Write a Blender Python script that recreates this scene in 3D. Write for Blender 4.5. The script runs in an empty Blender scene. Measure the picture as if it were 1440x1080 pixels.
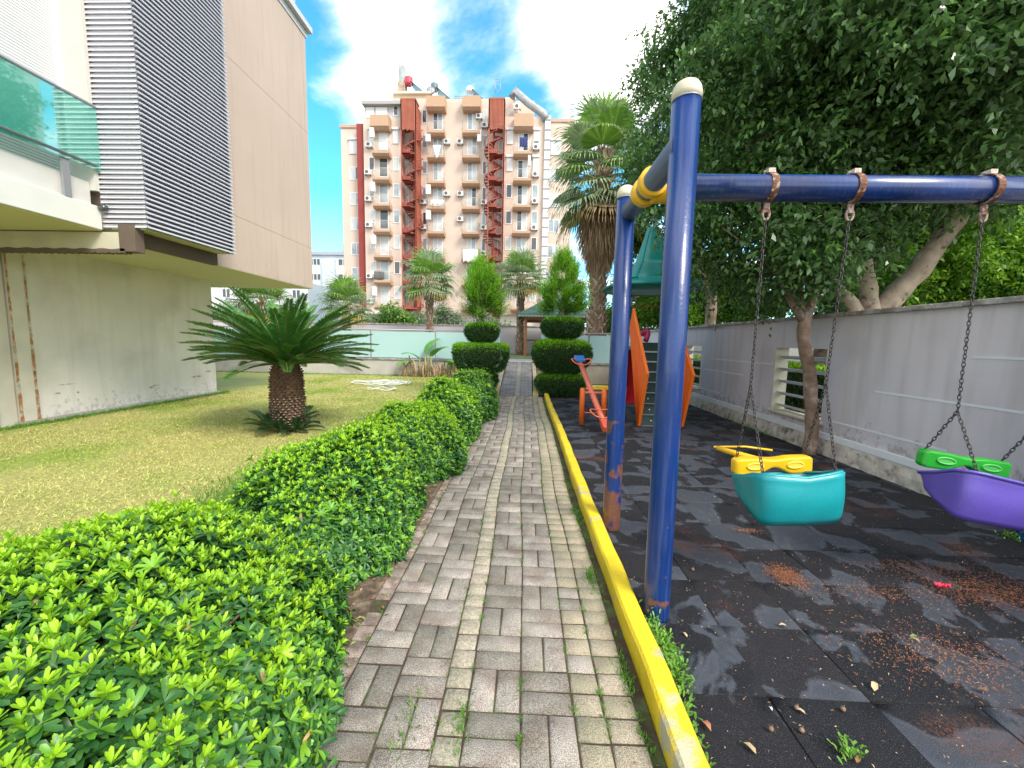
import bpy, math, random
import numpy as np
from mathutils import Vector, Matrix
random.seed(7); RS = np.random.RandomState(11)
S = bpy.context.scene; COL = S.collection
R_ = math.radians; PI = math.pi
# ---------------------------------------------------------------- camera
F_, H_ = 570.0, 1.4
ROT = Matrix.Rotation(R_(1.8), 3, 'Z') @ Matrix.Rotation(PI/2-R_(6.0), 3, 'X') @ Matrix.Rotation(R_(1.1), 3, 'Z')
CAM = Vector((0, 0, H_))
cd = bpy.data.cameras.new('camera'); cam = bpy.data.objects.new('camera', cd); COL.objects.link(cam)
cd.sensor_width = 36; cd.lens = 36*F_/1440; cd.clip_start = 0.02; cd.clip_end = 3000
cam.matrix_world = Matrix.Translation(CAM) @ ROT.to_4x4(); S.camera = cam
def ray(px, py): return ROT @ Vector(((px-720)/F_, (540-py)/F_, -1))
# ---------------------------------------------------------------- world, sun, exposure
SUN_EL, SUN_AZ = 43, 135      # azimuth clockwise from +Y
W = bpy.data.worlds.new('World'); S.world = W; W.use_nodes = True
def world():
    nt = W.node_tree; n = nt.nodes; n.clear(); L = nt.links.new
    out = n.new('ShaderNodeOutputWorld'); bg = n.new('ShaderNodeBackground'); bg.inputs[1].default_value = 0.15
    sky = n.new('ShaderNodeTexSky'); sky.sky_type = 'NISHITA'; sky.sun_disc = False
    sky.sun_elevation = R_(SUN_EL); sky.sun_rotation = R_(SUN_AZ); sky.ozone_density = 1.0; sky.dust_density = .6
    tc = n.new('ShaderNodeTexCoord'); sp = n.new('ShaderNodeSeparateXYZ'); L(tc.outputs['Generated'], sp.inputs[0])
    az = n.new('ShaderNodeMath'); az.operation = 'ADD'; az.inputs[1].default_value = .16; L(sp.outputs[2], az.inputs[0])
    mx = n.new('ShaderNodeMath'); mx.operation = 'MAXIMUM'; mx.inputs[1].default_value = .05; L(az.outputs[0], mx.inputs[0])
    dx = n.new('ShaderNodeMath'); dx.operation = 'DIVIDE'; L(sp.outputs[0], dx.inputs[0]); L(mx.outputs[0], dx.inputs[1])
    dy = n.new('ShaderNodeMath'); dy.operation = 'DIVIDE'; L(sp.outputs[1], dy.inputs[0]); L(mx.outputs[0], dy.inputs[1])
    cb = n.new('ShaderNodeCombineXYZ'); L(dx.outputs[0], cb.inputs[0]); L(dy.outputs[0], cb.inputs[1]); cb.inputs[2].default_value = CLOUD_SEED
    no = n.new('ShaderNodeTexNoise'); no.inputs['Scale'].default_value = 1.5; no.inputs['Detail'].default_value = 9; no.inputs['Roughness'].default_value = .60
    no.inputs['Distortion'].default_value = .25
    L(cb.outputs[0], no.inputs[0])
    rp = n.new('ShaderNodeMapRange'); rp.interpolation_type = 'SMOOTHSTEP'
    rp.inputs[1].default_value = .45; rp.inputs[2].default_value = .76; acc = no.outputs[0]
    for (px, py, wd, am) in ((458, 260, .17, -.18), (690, 90, .12, -.17), (640, 20, .08, -.03), (840, 60, .15, .22), (510, 130, .11, .12), (560, 30, .12, .10), (900, 20, .12, .03), (440, 60, .08, -.14), (760, 150, .07, -.08)):
        dv = ray(px, py).normalized(); vm = n.new('ShaderNodeVectorMath'); vm.operation = 'DISTANCE'; L(tc.outputs['Generated'], vm.inputs[0]); vm.inputs[1].default_value = dv
        m1 = n.new('ShaderNodeMapRange'); m1.interpolation_type = 'SMOOTHSTEP'; m1.inputs[1].default_value = 0; m1.inputs[2].default_value = wd*2; m1.inputs[3].default_value = am; m1.inputs[4].default_value = 0; L(vm.outputs['Value'], m1.inputs[0])
        s_ = n.new('ShaderNodeMath'); s_.operation = 'ADD'; L(acc, s_.inputs[0]); L(m1.outputs[0], s_.inputs[1]); acc = s_.outputs[0]
    mb = n.new('ShaderNodeMapRange'); mb.inputs[1].default_value = .25; mb.inputs[2].default_value = -.25; mb.inputs[3].default_value = 0; mb.inputs[4].default_value = .17; L(sp.outputs[1], mb.inputs[0])  # unseen cloud cover added behind the camera to warm the ambient light
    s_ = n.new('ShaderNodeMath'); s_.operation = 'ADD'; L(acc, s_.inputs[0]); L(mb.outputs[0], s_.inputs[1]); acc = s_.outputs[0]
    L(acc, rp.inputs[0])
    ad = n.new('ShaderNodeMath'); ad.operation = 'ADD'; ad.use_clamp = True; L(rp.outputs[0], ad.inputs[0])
    # low clouds whiten the sky towards the horizon
    hz = n.new('ShaderNodeMapRange'); hz.inputs[1].default_value = .30; hz.inputs[2].default_value = .02; hz.inputs[3].default_value = 0; hz.inputs[4].default_value = .30
    L(sp.outputs[2], hz.inputs[0]); L(hz.outputs[0], ad.inputs[1])
    tint = n.new('ShaderNodeMix'); tint.data_type = 'RGBA'; tint.blend_type = 'MULTIPLY'; tint.inputs[0].default_value = 1
    L(sky.outputs[0], tint.inputs[6]); tint.inputs[7].default_value = (.34, 1.0, 1.08, 1)
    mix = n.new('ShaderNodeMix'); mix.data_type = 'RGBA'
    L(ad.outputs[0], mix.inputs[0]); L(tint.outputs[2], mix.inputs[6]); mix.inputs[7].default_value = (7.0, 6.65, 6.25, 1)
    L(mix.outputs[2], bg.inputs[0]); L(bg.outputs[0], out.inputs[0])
CLOUD_SEED = 12.3
world()
sl = bpy.data.lights.new('sun', 'SUN'); sun = bpy.data.objects.new('sun', sl); COL.objects.link(sun)
sl.energy = 1.7; sl.angle = R_(20); sl.color = (1, .93, .82)
a = R_(SUN_AZ); e = R_(SUN_EL)
sd = Vector((math.sin(a)*math.cos(e), math.cos(a)*math.cos(e), math.sin(e)))
sun.rotation_euler = sd.to_track_quat('Z', 'Y').to_euler()
S.view_settings.view_transform = 'Standard'; S.view_settings.look = 'None'; S.view_settings.gamma = 1
S.view_settings.exposure = 1.28
S.render.engine = 'CYCLES'
try:
    S.cycles.max_bounces = 6; S.cycles.transparent_max_bounces = 6; S.cycles.diffuse_bounces = 4
except Exception: pass
# ---------------------------------------------------------------- pixel -> point
def ray(px, py): return ROT @ Vector(((px-720)/F_, (540-py)/F_, -1))
def G(px, py, z=0.0):
    d = ray(px, py); return CAM + d*((z-H_)/d.z)
def D(px, py, Y):
    d = ray(px, py); return CAM + d*(Y/d.y)
def XP(px, py, x):
    d = ray(px, py); return CAM + d*(x/d.x)
# ---------------------------------------------------------------- materials
MATS = {}
def mat(name, col, rough=.7, metal=0, var=0, vscale=4, bump=0, bscale=60, spec=.5, col2=None, c2=(.45, .6), c2scale=2, trans=0, attr=0, coat=0, alpha=1, detail=6):
    if name in MATS: return MATS[name]
    m = bpy.data.materials.new(name); m.use_nodes = True; MATS[name] = m
    nt = m.node_tree; n = nt.nodes; L = nt.links.new; b = n['Principled BSDF']; out = n['Material Output']
    b.inputs['Roughness'].default_value = rough; b.inputs['Metallic'].default_value = metal
    b.inputs['Specular IOR Level'].default_value = spec; b.inputs['Coat Weight'].default_value = coat
    b.inputs['Coat Roughness'].default_value = .08
    b.inputs['Alpha'].default_value = alpha
    tc = n.new('ShaderNodeTexCoord'); src = None
    def noise(sc, det=detail, w=0):
        x = n.new('ShaderNodeTexNoise'); x.inputs['Scale'].default_value = sc; x.inputs['Detail'].default_value = det
        L(tc.outputs['Object'], x.inputs[0]); return x
    rgb = n.new('ShaderNodeRGB'); rgb.outputs[0].default_value = (*col, 1); src = rgb.outputs[0]
    if col2:
        mr = n.new('ShaderNodeMapRange'); mr.inputs[1].default_value, mr.inputs[2].default_value = c2
        L(noise(c2scale).outputs[0], mr.inputs[0])
        mx = n.new('ShaderNodeMix'); mx.data_type = 'RGBA'; L(mr.outputs[0], mx.inputs[0]); L(src, mx.inputs[6]); mx.inputs[7].default_value = (*col2, 1)
        src = mx.outputs[2]
    if var:
        hs = n.new('ShaderNodeHueSaturation'); mr = n.new('ShaderNodeMapRange')
        mr.inputs[1].default_value = .3; mr.inputs[2].default_value = .7; mr.inputs[3].default_value = 1-var; mr.inputs[4].default_value = 1+var
        L(noise(vscale).outputs[0], mr.inputs[0]); L(mr.outputs[0], hs.inputs['Value']); L(src, hs.inputs['Color']); src = hs.outputs[0]
    if attr:
        at = n.new('ShaderNodeAttribute'); at.attribute_name = 'rnd'
        hs = n.new('ShaderNodeHueSaturation'); mr = n.new('ShaderNodeMapRange')
        mr.inputs[3].default_value = 1-attr; mr.inputs[4].default_value = 1+attr
        L(at.outputs['Fac'], mr.inputs[0]); L(mr.outputs[0], hs.inputs['Value'])
        mh = n.new('ShaderNodeMapRange'); mh.inputs[3].default_value = .515; mh.inputs[4].default_value = .485
        L(at.outputs['Fac'], mh.inputs[0]); L(mh.outputs[0], hs.inputs['Hue'])
        L(src, hs.inputs['Color']); src = hs.outputs[0]
    L(src, b.inputs['Base Color'])
    if bump:
        bp = n.new('ShaderNodeBump'); bp.inputs['Strength'].default_value = bump; bp.inputs['Distance'].default_value = .01
        L(noise(bscale, 8).outputs[0], bp.inputs['Height']); L(bp.outputs[0], b.inputs['Normal'])
    if trans:
        tr = n.new('ShaderNodeBsdfTranslucent'); ms = n.new('ShaderNodeMixShader'); ms.inputs[0].default_value = trans
        L(src, tr.inputs[0]); L(b.outputs[0], ms.inputs[1]); L(tr.outputs[0], ms.inputs[2]); L(ms.outputs[0], out.inputs[0])
    return m
def glass(name, col, alpha, rough=.05, refl=None):
    m = bpy.data.materials.new(name); m.use_nodes = True; MATS[name] = m
    nt = m.node_tree; n = nt.nodes; L = nt.links.new; out = n['Material Output']; n.remove(n['Principled BSDF'])
    gl = n.new('ShaderNodeBsdfGlossy'); gl.inputs['Roughness'].default_value = rough; gl.inputs[0].default_value = (.9, 1, .97, 1)
    tr = n.new('ShaderNodeBsdfTransparent'); tr.inputs[0].default_value = (*[1-(1-c)*.5 for c in col], 1)
    df = n.new('ShaderNodeBsdfDiffuse'); df.inputs[0].default_value = (*col, 1)
    m1 = n.new('ShaderNodeMixShader'); m1.inputs[0].default_value = alpha; L(tr.outputs[0], m1.inputs[1]); L(df.outputs[0], m1.inputs[2])
    fr = n.new('ShaderNodeFresnel'); fr.inputs[0].default_value = 1.5
    m2 = n.new('ShaderNodeMixShader'); (L(fr.outputs[0], m2.inputs[0]) if refl is None else setattr(m2.inputs[0], 'default_value', refl)); L(m1.outputs[0], m2.inputs[1]); L(gl.outputs[0], m2.inputs[2])
    L(m2.outputs[0], out.inputs[0]); return m
# ---------------------------------------------------------------- helpers
def tag(o, label=None, cat=None, group=None, kind=None):
    if label: o['label'] = label
    if cat: o['category'] = cat
    if group: o['group'] = group
    if kind: o['kind'] = kind
    return o
def thing(name, label, cat, loc=(0, 0, 0), group=None):
    o = bpy.data.objects.new(name, None); COL.objects.link(o); o.location = loc; o.empty_display_size = .1
    return tag(o, label, cat, group)
class MB:
    def __init__(s): s.v = []; s.f = []; s.m = []; s.sm = []
    def add(s, vs, fs, mi=0, sm=False):
        o = len(s.v); s.v += [tuple(v) for v in vs]; s.f += [tuple(i+o for i in f) for f in fs]; s.m += [mi]*len(fs); s.sm += [sm]*len(fs); return s
    def box(s, a, b, mi=0):
        x0, y0, z0 = [min(a[i], b[i]) for i in range(3)]; x1, y1, z1 = [max(a[i], b[i]) for i in range(3)]
        return s.add([(x0,y0,z0),(x1,y0,z0),(x1,y1,z0),(x0,y1,z0),(x0,y0,z1),(x1,y0,z1),(x1,y1,z1),(x0,y1,z1)],
                     [(0,3,2,1),(4,5,6,7),(0,1,5,4),(1,2,6,5),(2,3,7,6),(3,0,4,7)], mi)
    def obox(s, c, size, rot=None, mi=0):
        h = Vector(size)/2; M = rot.to_3x3() if rot else Matrix.Identity(3); c = Vector(c)
        vs = [c + M @ Vector((sx*h.x, sy*h.y, sz*h.z)) for sz in (-1,1) for sx, sy in ((-1,-1),(1,-1),(1,1),(-1,1))]
        return s.add(vs, [(0,3,2,1),(4,5,6,7),(0,1,5,4),(1,2,6,5),(2,3,7,6),(3,0,4,7)], mi)
    def tube(s, pts, r, n=10, mi=0, cap=True, sm=True, closed=False):
        pts = [Vector(p) for p in pts]; k = len(pts)
        rs = r if isinstance(r, (list, tuple)) else [r]*k
        vs = []; up = None
        for i, p in enumerate(pts):
            if closed: t = pts[(i+1) % k]-pts[i-1]
            else: t = pts[min(i+1, k-1)]-pts[max(i-1, 0)]
            t.normalize()
            if up is None: up = t.orthogonal().normalized()
            else:
                up = up - t*up.dot(t)
                up = up.normalized() if up.length > 1e-6 else t.orthogonal().normalized()
            w = t.cross(up)
            for j in range(n):
                a = 2*PI*j/n; vs.append(p + (up*math.cos(a)+w*math.sin(a))*rs[i])
        fs = []
        for i in range(k if closed else k-1):
            i2 = (i+1) % k
            for j in range(n): fs.append((i*n+j, i*n+(j+1) % n, i2*n+(j+1) % n, i2*n+j))
        if cap and not closed: fs += [tuple(range(n))[::-1], tuple((k-1)*n+j for j in range(n))]
        return s.add(vs, fs, mi, sm)
    def lathe(s, prof, c=(0,0,0), n=24, mi=0, sm=True, sq=None):
        vs = []; c = Vector(c)
        for r, z in prof:
            for j in range(n):
                a = 2*PI*j/n; k = 1
                if sq: k = (abs(math.cos(a))**sq+abs(math.sin(a))**sq)**(-1/sq)
                vs.append(c+Vector((r*k*math.cos(a), r*k*math.sin(a), z)))
        fs = [(i*n+j, i*n+(j+1) % n, (i+1)*n+(j+1) % n, (i+1)*n+j) for i in range(len(prof)-1) for j in range(n)]
        if prof[0][0] > 1e-4: fs.append(tuple(range(n))[::-1])
        if prof[-1][0] > 1e-4: fs.append(tuple((len(prof)-1)*n+j for j in range(n)))
        return s.add(vs, fs, mi, sm)
    def prism(s, poly, axis, a, b, mi=0):
        """poly in the two other axes, extruded along axis from a to b"""
        def P(u, v, w):
            return {0: (w, u, v), 1: (u, w, v), 2: (u, v, w)}[axis]
        n = len(poly); vs = [P(u, v, a) for u, v in poly]+[P(u, v, b) for u, v in poly]
        fs = [tuple(range(n)), tuple(range(n, 2*n))[::-1]]+[(i, i+n, (i+1) % n+n, (i+1) % n) for i in range(n)]
        return s.add(vs, fs, mi)
    def build(s, name, mats, parent=None, bevel=0, solid=0, sub=0, fix=False):
        me = bpy.data.meshes.new(name); me.from_pydata(s.v, [], s.f)
        for m in (mats if isinstance(mats, (list, tuple)) else [mats]): me.materials.append(m)
        me.polygons.foreach_set('material_index', s.m); me.polygons.foreach_set('use_smooth', s.sm)
        if fix:
            import bmesh
            bm = bmesh.new(); bm.from_mesh(me); bmesh.ops.recalc_face_normals(bm, faces=bm.faces); bm.to_mesh(me); bm.free()
        me.update(); o = bpy.data.objects.new(name, me); COL.objects.link(o)
        if parent:
            o.parent = parent; o.location = -parent.location
        if solid: md = o.modifiers.new('s', 'SOLIDIFY'); md.thickness = solid; md.offset = -1
        if sub: md = o.modifiers.new('u', 'SUBSURF'); md.levels = sub; md.render_levels = sub
        if bevel: md = o.modifiers.new('b', 'BEVEL'); md.width = bevel; md.segments = 2; md.limit_method = 'ANGLE'; md.angle_limit = R_(40)
        return o
def npmesh(name, verts, faces, mats, parent=None, mi=None, rnd=None, smooth=False):
    """verts (N,3) array, faces list of (M,k) arrays with k constant per array"""
    me = bpy.data.meshes.new(name); me.vertices.add(len(verts)); me.vertices.foreach_set('co', np.asarray(verts, np.float32).ravel())
    tot = sum(f.size for f in faces); cnt = sum(len(f) for f in faces)
    me.loops.add(tot); me.loops.foreach_set('vertex_index', np.concatenate([f.ravel() for f in faces]).astype(np.int32))
    me.polygons.add(cnt); st = []; o = 0
    for f in faces:
        st.append(o+np.arange(len(f))*f.shape[1]); o += f.size
    me.polygons.foreach_set('loop_start', np.concatenate(st).astype(np.int32))
    for m in mats: me.materials.append(m)
    if mi is not None: me.polygons.foreach_set('material_index', np.asarray(mi, np.int32))
    if rnd is not None:
        at = me.attributes.new('rnd', 'FLOAT', 'POINT'); at.data.foreach_set('value', np.asarray(rnd, np.float32))
    me.update(calc_edges=True); me.validate()
    if smooth: me.polygons.foreach_set('use_smooth', np.ones(cnt, bool))
    ob = bpy.data.objects.new(name, me); COL.objects.link(ob)
    if parent: ob.parent = parent; ob.location = -parent.location
    return ob
def norm(a): return a/np.maximum(np.linalg.norm(a, axis=-1, keepdims=True), 1e-9)
def rdir(n): return norm(RS.normal(size=(n, 3)))
class Leaves:
    """collects leaf blades; 4- or 6-vertex outlines, one random value per leaf"""
    def __init__(s): s.V = []; s.F4 = []; s.F3 = []; s.M4 = []; s.M3 = []; s.Rn = []; s.n = 0
    def quad(s, P, A, U, L, Wd, mi=0, bend=.15, rnd=None, wpos=.5):
        n = len(P); A = norm(A); Sd = norm(np.cross(A, U)); U = np.cross(Sd, A)
        L = np.broadcast_to(np.asarray(L, float), (n,))[:, None]; Wd = np.broadcast_to(np.asarray(Wd, float), (n,))[:, None]
        v = np.stack([P, P+A*L*wpos+Sd*Wd/2+U*L*bend*.5, P+A*L-U*L*bend*.3, P+A*L*wpos-Sd*Wd/2+U*L*bend*.5], 1)
        s.V.append(v.reshape(-1, 3)); s.F4.append(s.n+np.arange(n*4).reshape(n, 4)); s.M4.append(np.broadcast_to(mi, (n,)))
        r = RS.rand(n) if rnd is None else rnd
        s.Rn.append(np.repeat(r, 4)); s.n += 4*n
    def oval(s, P, A, U, L, Wd, mi=0, bend=.2, rnd=None):
        n = len(P); A = norm(A); Sd = norm(np.cross(A, U)); U = np.cross(Sd, A)
        L = np.broadcast_to(np.asarray(L, float), (n,))[:, None]; Wd = np.broadcast_to(np.asarray(Wd, float), (n,))[:, None]
        c = .12*Wd
        v = np.stack([P, P+A*L*.42+Sd*Wd*.38+U*L*bend*.3, P+A*L*.42+U*(L*bend*.3-c), P+A*L*.42-Sd*Wd*.38+U*L*bend*.3,
                      P+A*L*.86+Sd*Wd*.40-U*L*bend*.1, P+A*L*.86-U*(L*bend*.1+c), P+A*L*.86-Sd*Wd*.40-U*L*bend*.1, P+A*L-U*L*bend*.6], 1)
        s.V.append(v.reshape(-1, 3)); b = s.n+np.arange(n)[:, None]*8
        s.F3.append(np.concatenate([b+np.array([0, 1, 2]), b+np.array([0, 2, 3]), b+np.array([4, 7, 5]), b+np.array([5, 7, 6])]))
        s.F4.append(np.concatenate([b+np.array([1, 4, 5, 2]), b+np.array([2, 5, 6, 3])]))
        m = np.broadcast_to(mi, (n,)); s.M3.append(np.tile(m, 4)); s.M4.append(np.tile(m, 2))
        r = RS.rand(n) if rnd is None else rnd
        s.Rn.append(np.repeat(r, 8)); s.n += 8*n
    def build(s, name, mats, parent=None):
        fs = []; mi = []
        if s.F4: fs.append(np.concatenate(s.F4)); mi.append(np.concatenate(s.M4))
        if s.F3: fs.append(np.concatenate(s.F3)); mi.append(np.concatenate(s.M3))
        return npmesh(name, np.concatenate(s.V), fs, mats, parent, np.concatenate(mi), np.concatenate(s.Rn))
#MATERIALS
M = {}
M['paver'] = None
def speckle(m, lo=.55, hi=1.45, sc=260):
    nt = m.node_tree; n = nt.nodes; L = nt.links.new; b = n['Principled BSDF']
    src = b.inputs['Base Color'].links[0].from_socket
    tc = n.new('ShaderNodeTexCoord'); v = n.new('ShaderNodeTexNoise'); v.inputs['Scale'].default_value = sc; v.inputs['Detail'].default_value = 3
    L(tc.outputs['Object'], v.inputs[0])
    mr = n.new('ShaderNodeMapRange'); mr.inputs[1].default_value = .38; mr.inputs[2].default_value = .64; mr.inputs[3].default_value = lo; mr.inputs[4].default_value = hi; L(v.outputs[0], mr.inputs[0])
    mx = n.new('ShaderNodeMix'); mx.data_type = 'RGBA'; mx.blend_type = 'MULTIPLY'; mx.inputs[0].default_value = 1
    L(src, mx.inputs[6]); L(mr.outputs[0], mx.inputs[7]); L(mx.outputs[2], b.inputs['Base Color']); return m
def paver_mat():
    m = mat('paver', (.345, .31, .27), .85, var=.16, vscale=9, bump=.9, bscale=240, attr=.28, col2=(.25, .205, .17), c2=(.46, .66), c2scale=6)
    nt = m.node_tree; n = nt.nodes; L = nt.links.new; b = n['Principled BSDF']
    src = b.inputs['Base Color'].links[0].from_socket
    tc = n.new('ShaderNodeTexCoord'); v = n.new('ShaderNodeTexNoise'); v.inputs['Scale'].default_value = 260; v.inputs['Detail'].default_value = 3
    L(tc.outputs['Object'], v.inputs[0])
    mr = n.new('ShaderNodeMapRange'); mr.inputs[1].default_value = .38; mr.inputs[2].default_value = .64; mr.inputs[3].default_value = .55; mr.inputs[4].default_value = 1.45; L(v.outputs[0], mr.inputs[0])
    mx = n.new('ShaderNodeMix'); mx.data_type = 'RGBA'; mx.blend_type = 'MULTIPLY'; mx.inputs[0].default_value = 1
    L(src, mx.inputs[6]); L(mr.outputs[0], mx.inputs[7]); L(mx.outputs[2], b.inputs['Base Color'])
    return m
pav = paver_mat()
pavl = mat('paver_light', (.46, .40, .30), .85, var=.15, vscale=9, bump=.8, bscale=240, attr=.12, col2=(.32, .30, .24), c2scale=60)
pavp = mat('paver_edge', (.34, .275, .235), .9, var=.2, vscale=9, bump=.8, bscale=240, attr=.2, col2=(.2, .15, .12), c2scale=12)
speckle(pavl, .7, 1.3); speckle(pavp, .6, 1.4)
joint = mat('joint_soil', (.06, .038, .025), .95, var=.3, vscale=30, bump=.5, col2=(.07, .09, .03), c2=(.5, .62), c2scale=5)
kerbm = mat('kerb_paint', (.78, .56, .02), .6, var=.1, vscale=8, bump=.5, bscale=90, col2=(.50, .45, .30), c2=(.58, .64), c2scale=4.2)
conc = mat('concrete', (.45, .42, .38), .9, var=.15, vscale=3, bump=.4, col2=(.3, .28, .26), c2scale=1.5)
earth = mat('earth', (.16, .14, .10), .95, var=.3, vscale=2, bump=.6)
lawnm = mat('lawn', (.38, .36, .12), .95, var=.25, vscale=25, bump=.9, bscale=150, col2=(.26, .32, .06), c2=(.48, .66), c2scale=.8)
grassm = mat('grass_blades', (.58, .56, .21), .8, attr=.4, trans=.25, col2=(.34, .46, .08), c2=(.46, .66), c2scale=.8)
lgrassm = mat('green_grass', (.12, .30, .03), .7, attr=.3, trans=.3)
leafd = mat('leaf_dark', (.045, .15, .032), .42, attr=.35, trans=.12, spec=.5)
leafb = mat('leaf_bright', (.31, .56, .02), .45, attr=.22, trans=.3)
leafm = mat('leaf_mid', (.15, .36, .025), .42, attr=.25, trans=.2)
stem = mat('stem', (.14, .10, .06), .9)
bluep = mat('blue_paint', (.003, .028, .155), .27, var=.2, vscale=5, spec=.6, coat=.35, bump=.05, bscale=8)
def chips(m, col=(.10, .06, .05), th=.735, sc=38):
    nt = m.node_tree; n = nt.nodes; L = nt.links.new; b = n['Principled BSDF']; src = b.inputs['Base Color'].links[0].from_socket
    tc = n.new('ShaderNodeTexCoord'); no = n.new('ShaderNodeTexNoise'); no.inputs['Scale'].default_value = sc; no.inputs['Detail'].default_value = 2; L(tc.outputs['Object'], no.inputs[0])
    mr = n.new('ShaderNodeMapRange'); mr.inputs[1].default_value = th; mr.inputs[2].default_value = th+.02; L(no.outputs[0], mr.inputs[0])
    mp = n.new('ShaderNodeMapping'); mp.inputs['Scale'].default_value = (60, 60, 3); L(tc.outputs['Object'], mp.inputs[0]); n2 = n.new('ShaderNodeTexNoise'); n2.inputs['Scale'].default_value = 1; n2.inputs['Detail'].default_value = 5; L(mp.outputs[0], n2.inputs[0])
    m2 = n.new('ShaderNodeMapRange'); m2.inputs[1].default_value = .5; m2.inputs[2].default_value = .75; m2.inputs[4].default_value = .35; L(n2.outputs[0], m2.inputs[0])
    x0 = n.new('ShaderNodeMix'); x0.data_type = 'RGBA'; L(m2.outputs[0], x0.inputs[0]); L(src, x0.inputs[6]); x0.inputs[7].default_value = (.09, .12, .22, 1)
    x1 = n.new('ShaderNodeMix'); x1.data_type = 'RGBA'; L(mr.outputs[0], x1.inputs[0]); L(x0.outputs[2], x1.inputs[6]); x1.inputs[7].default_value = (*col, 1); L(x1.outputs[2], b.inputs['Base Color']); return m
chips(bluep)
ylw = mat('yellow_paint', (.80, .46, .01), .4, var=.08, bump=.1)
capm = mat('cap_plastic', (.62, .57, .44), .6, var=.1)
rust = mat('rusty_steel', (.16, .065, .035), .7, metal=.3, var=.3, vscale=40, bump=.6, col2=(.4, .33, .27), c2=(.55, .65), c2scale=30)
steel = mat('chain_steel', (.20, .18, .18), .45, metal=.8, var=.2, vscale=20)
wallg = mat('grey_lilac_wall', (.62, .575, .63), .85, var=.05, vscale=1.2, bump=.15, bscale=40, col2=(.52, .48, .53), c2=(.5, .75), c2scale=1.3)
wallw = mat('white_paint', (.70, .72, .76), .7, var=.06, bump=.1)
cream = mat('cream_plaster', (.62, .58, .46), .85, var=.08, vscale=2, bump=.2)
capst = mat('cap_stone', (.40, .37, .36), .9, var=.25, vscale=6, bump=.6, col2=(.22, .20, .18), c2scale=7)
rearw = mat('rear_wall', (.46, .44, .46), .9, var=.06, vscale=.7)
fglass = glass('fence_glass', (.50, .74, .76), .85, .12)
bglass = glass('balcony_glass', (.12, .62, .50), .40, .03, .32)
winp = mat('window_pane', (.28, .34, .37), .15, var=.35, vscale=1.1, spec=.8)
curt = mat('curtain', (.52, .55, .56), .5, var=.12, vscale=2, spec=.6)
dwin = mat('dark_pane', (.05, .06, .07), .1, spec=.8)
shut = mat('roller_shutter', (.68, .69, .70), .6, var=.03)
pvc = mat('white_frame', (.78, .78, .78), .5)
pinkw = mat('pink_plaster', (.56, .435, .36), .88, var=.05, vscale=.6, bump=.15, bscale=30)
towerw = mat('tower_plaster', (.60, .48, .405), .9, var=.04, vscale=.3)
towerb = mat('balcony_tan', (.46, .30, .20), .9, var=.05)
towerl = mat('tower_pale', (.62, .56, .50), .9, var=.05, vscale=.3)
redst = mat('red_stair', (.32, .07, .045), .6, var=.12, vscale=1)
orsp = mat('rust_panel', (.38, .11, .065), .7, var=.15, vscale=1)
mar = mat('maroon_strip', (.26, .035, .03), .7, var=.1, vscale=.5)
greym = mat('grey_metal', (.32, .33, .35), .4, metal=.4)
wht = mat('appliance_white', (.72, .72, .70), .5)
barkp = mat('bark_pale', (.34, .27, .20), .9, var=.3, vscale=7, bump=1, bscale=30, col2=(.14, .11, .09), c2=(.58, .68), c2scale=9)
barkb = mat('bark_brown', (.22, .14, .10), .9, var=.35, vscale=9, bump=1, bscale=30, col2=(.34, .27, .22), c2scale=5)
# ================================================================ GROUND
def sheet(name, x0, y0, x1, y1, z, m, kind='structure', nx=1, ny=1, par=None):
    b = MB(); b.add([(x0,y0,z),(x1,y0,z),(x1,y1,z),(x0,y1,z)], [(0,1,2,3)]); o = b.build(name, m, par)
    if kind and not par: tag(o, kind=kind)
    return o
sheet('ground', -600, -300, 600, 1400, -.05, earth)
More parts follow.
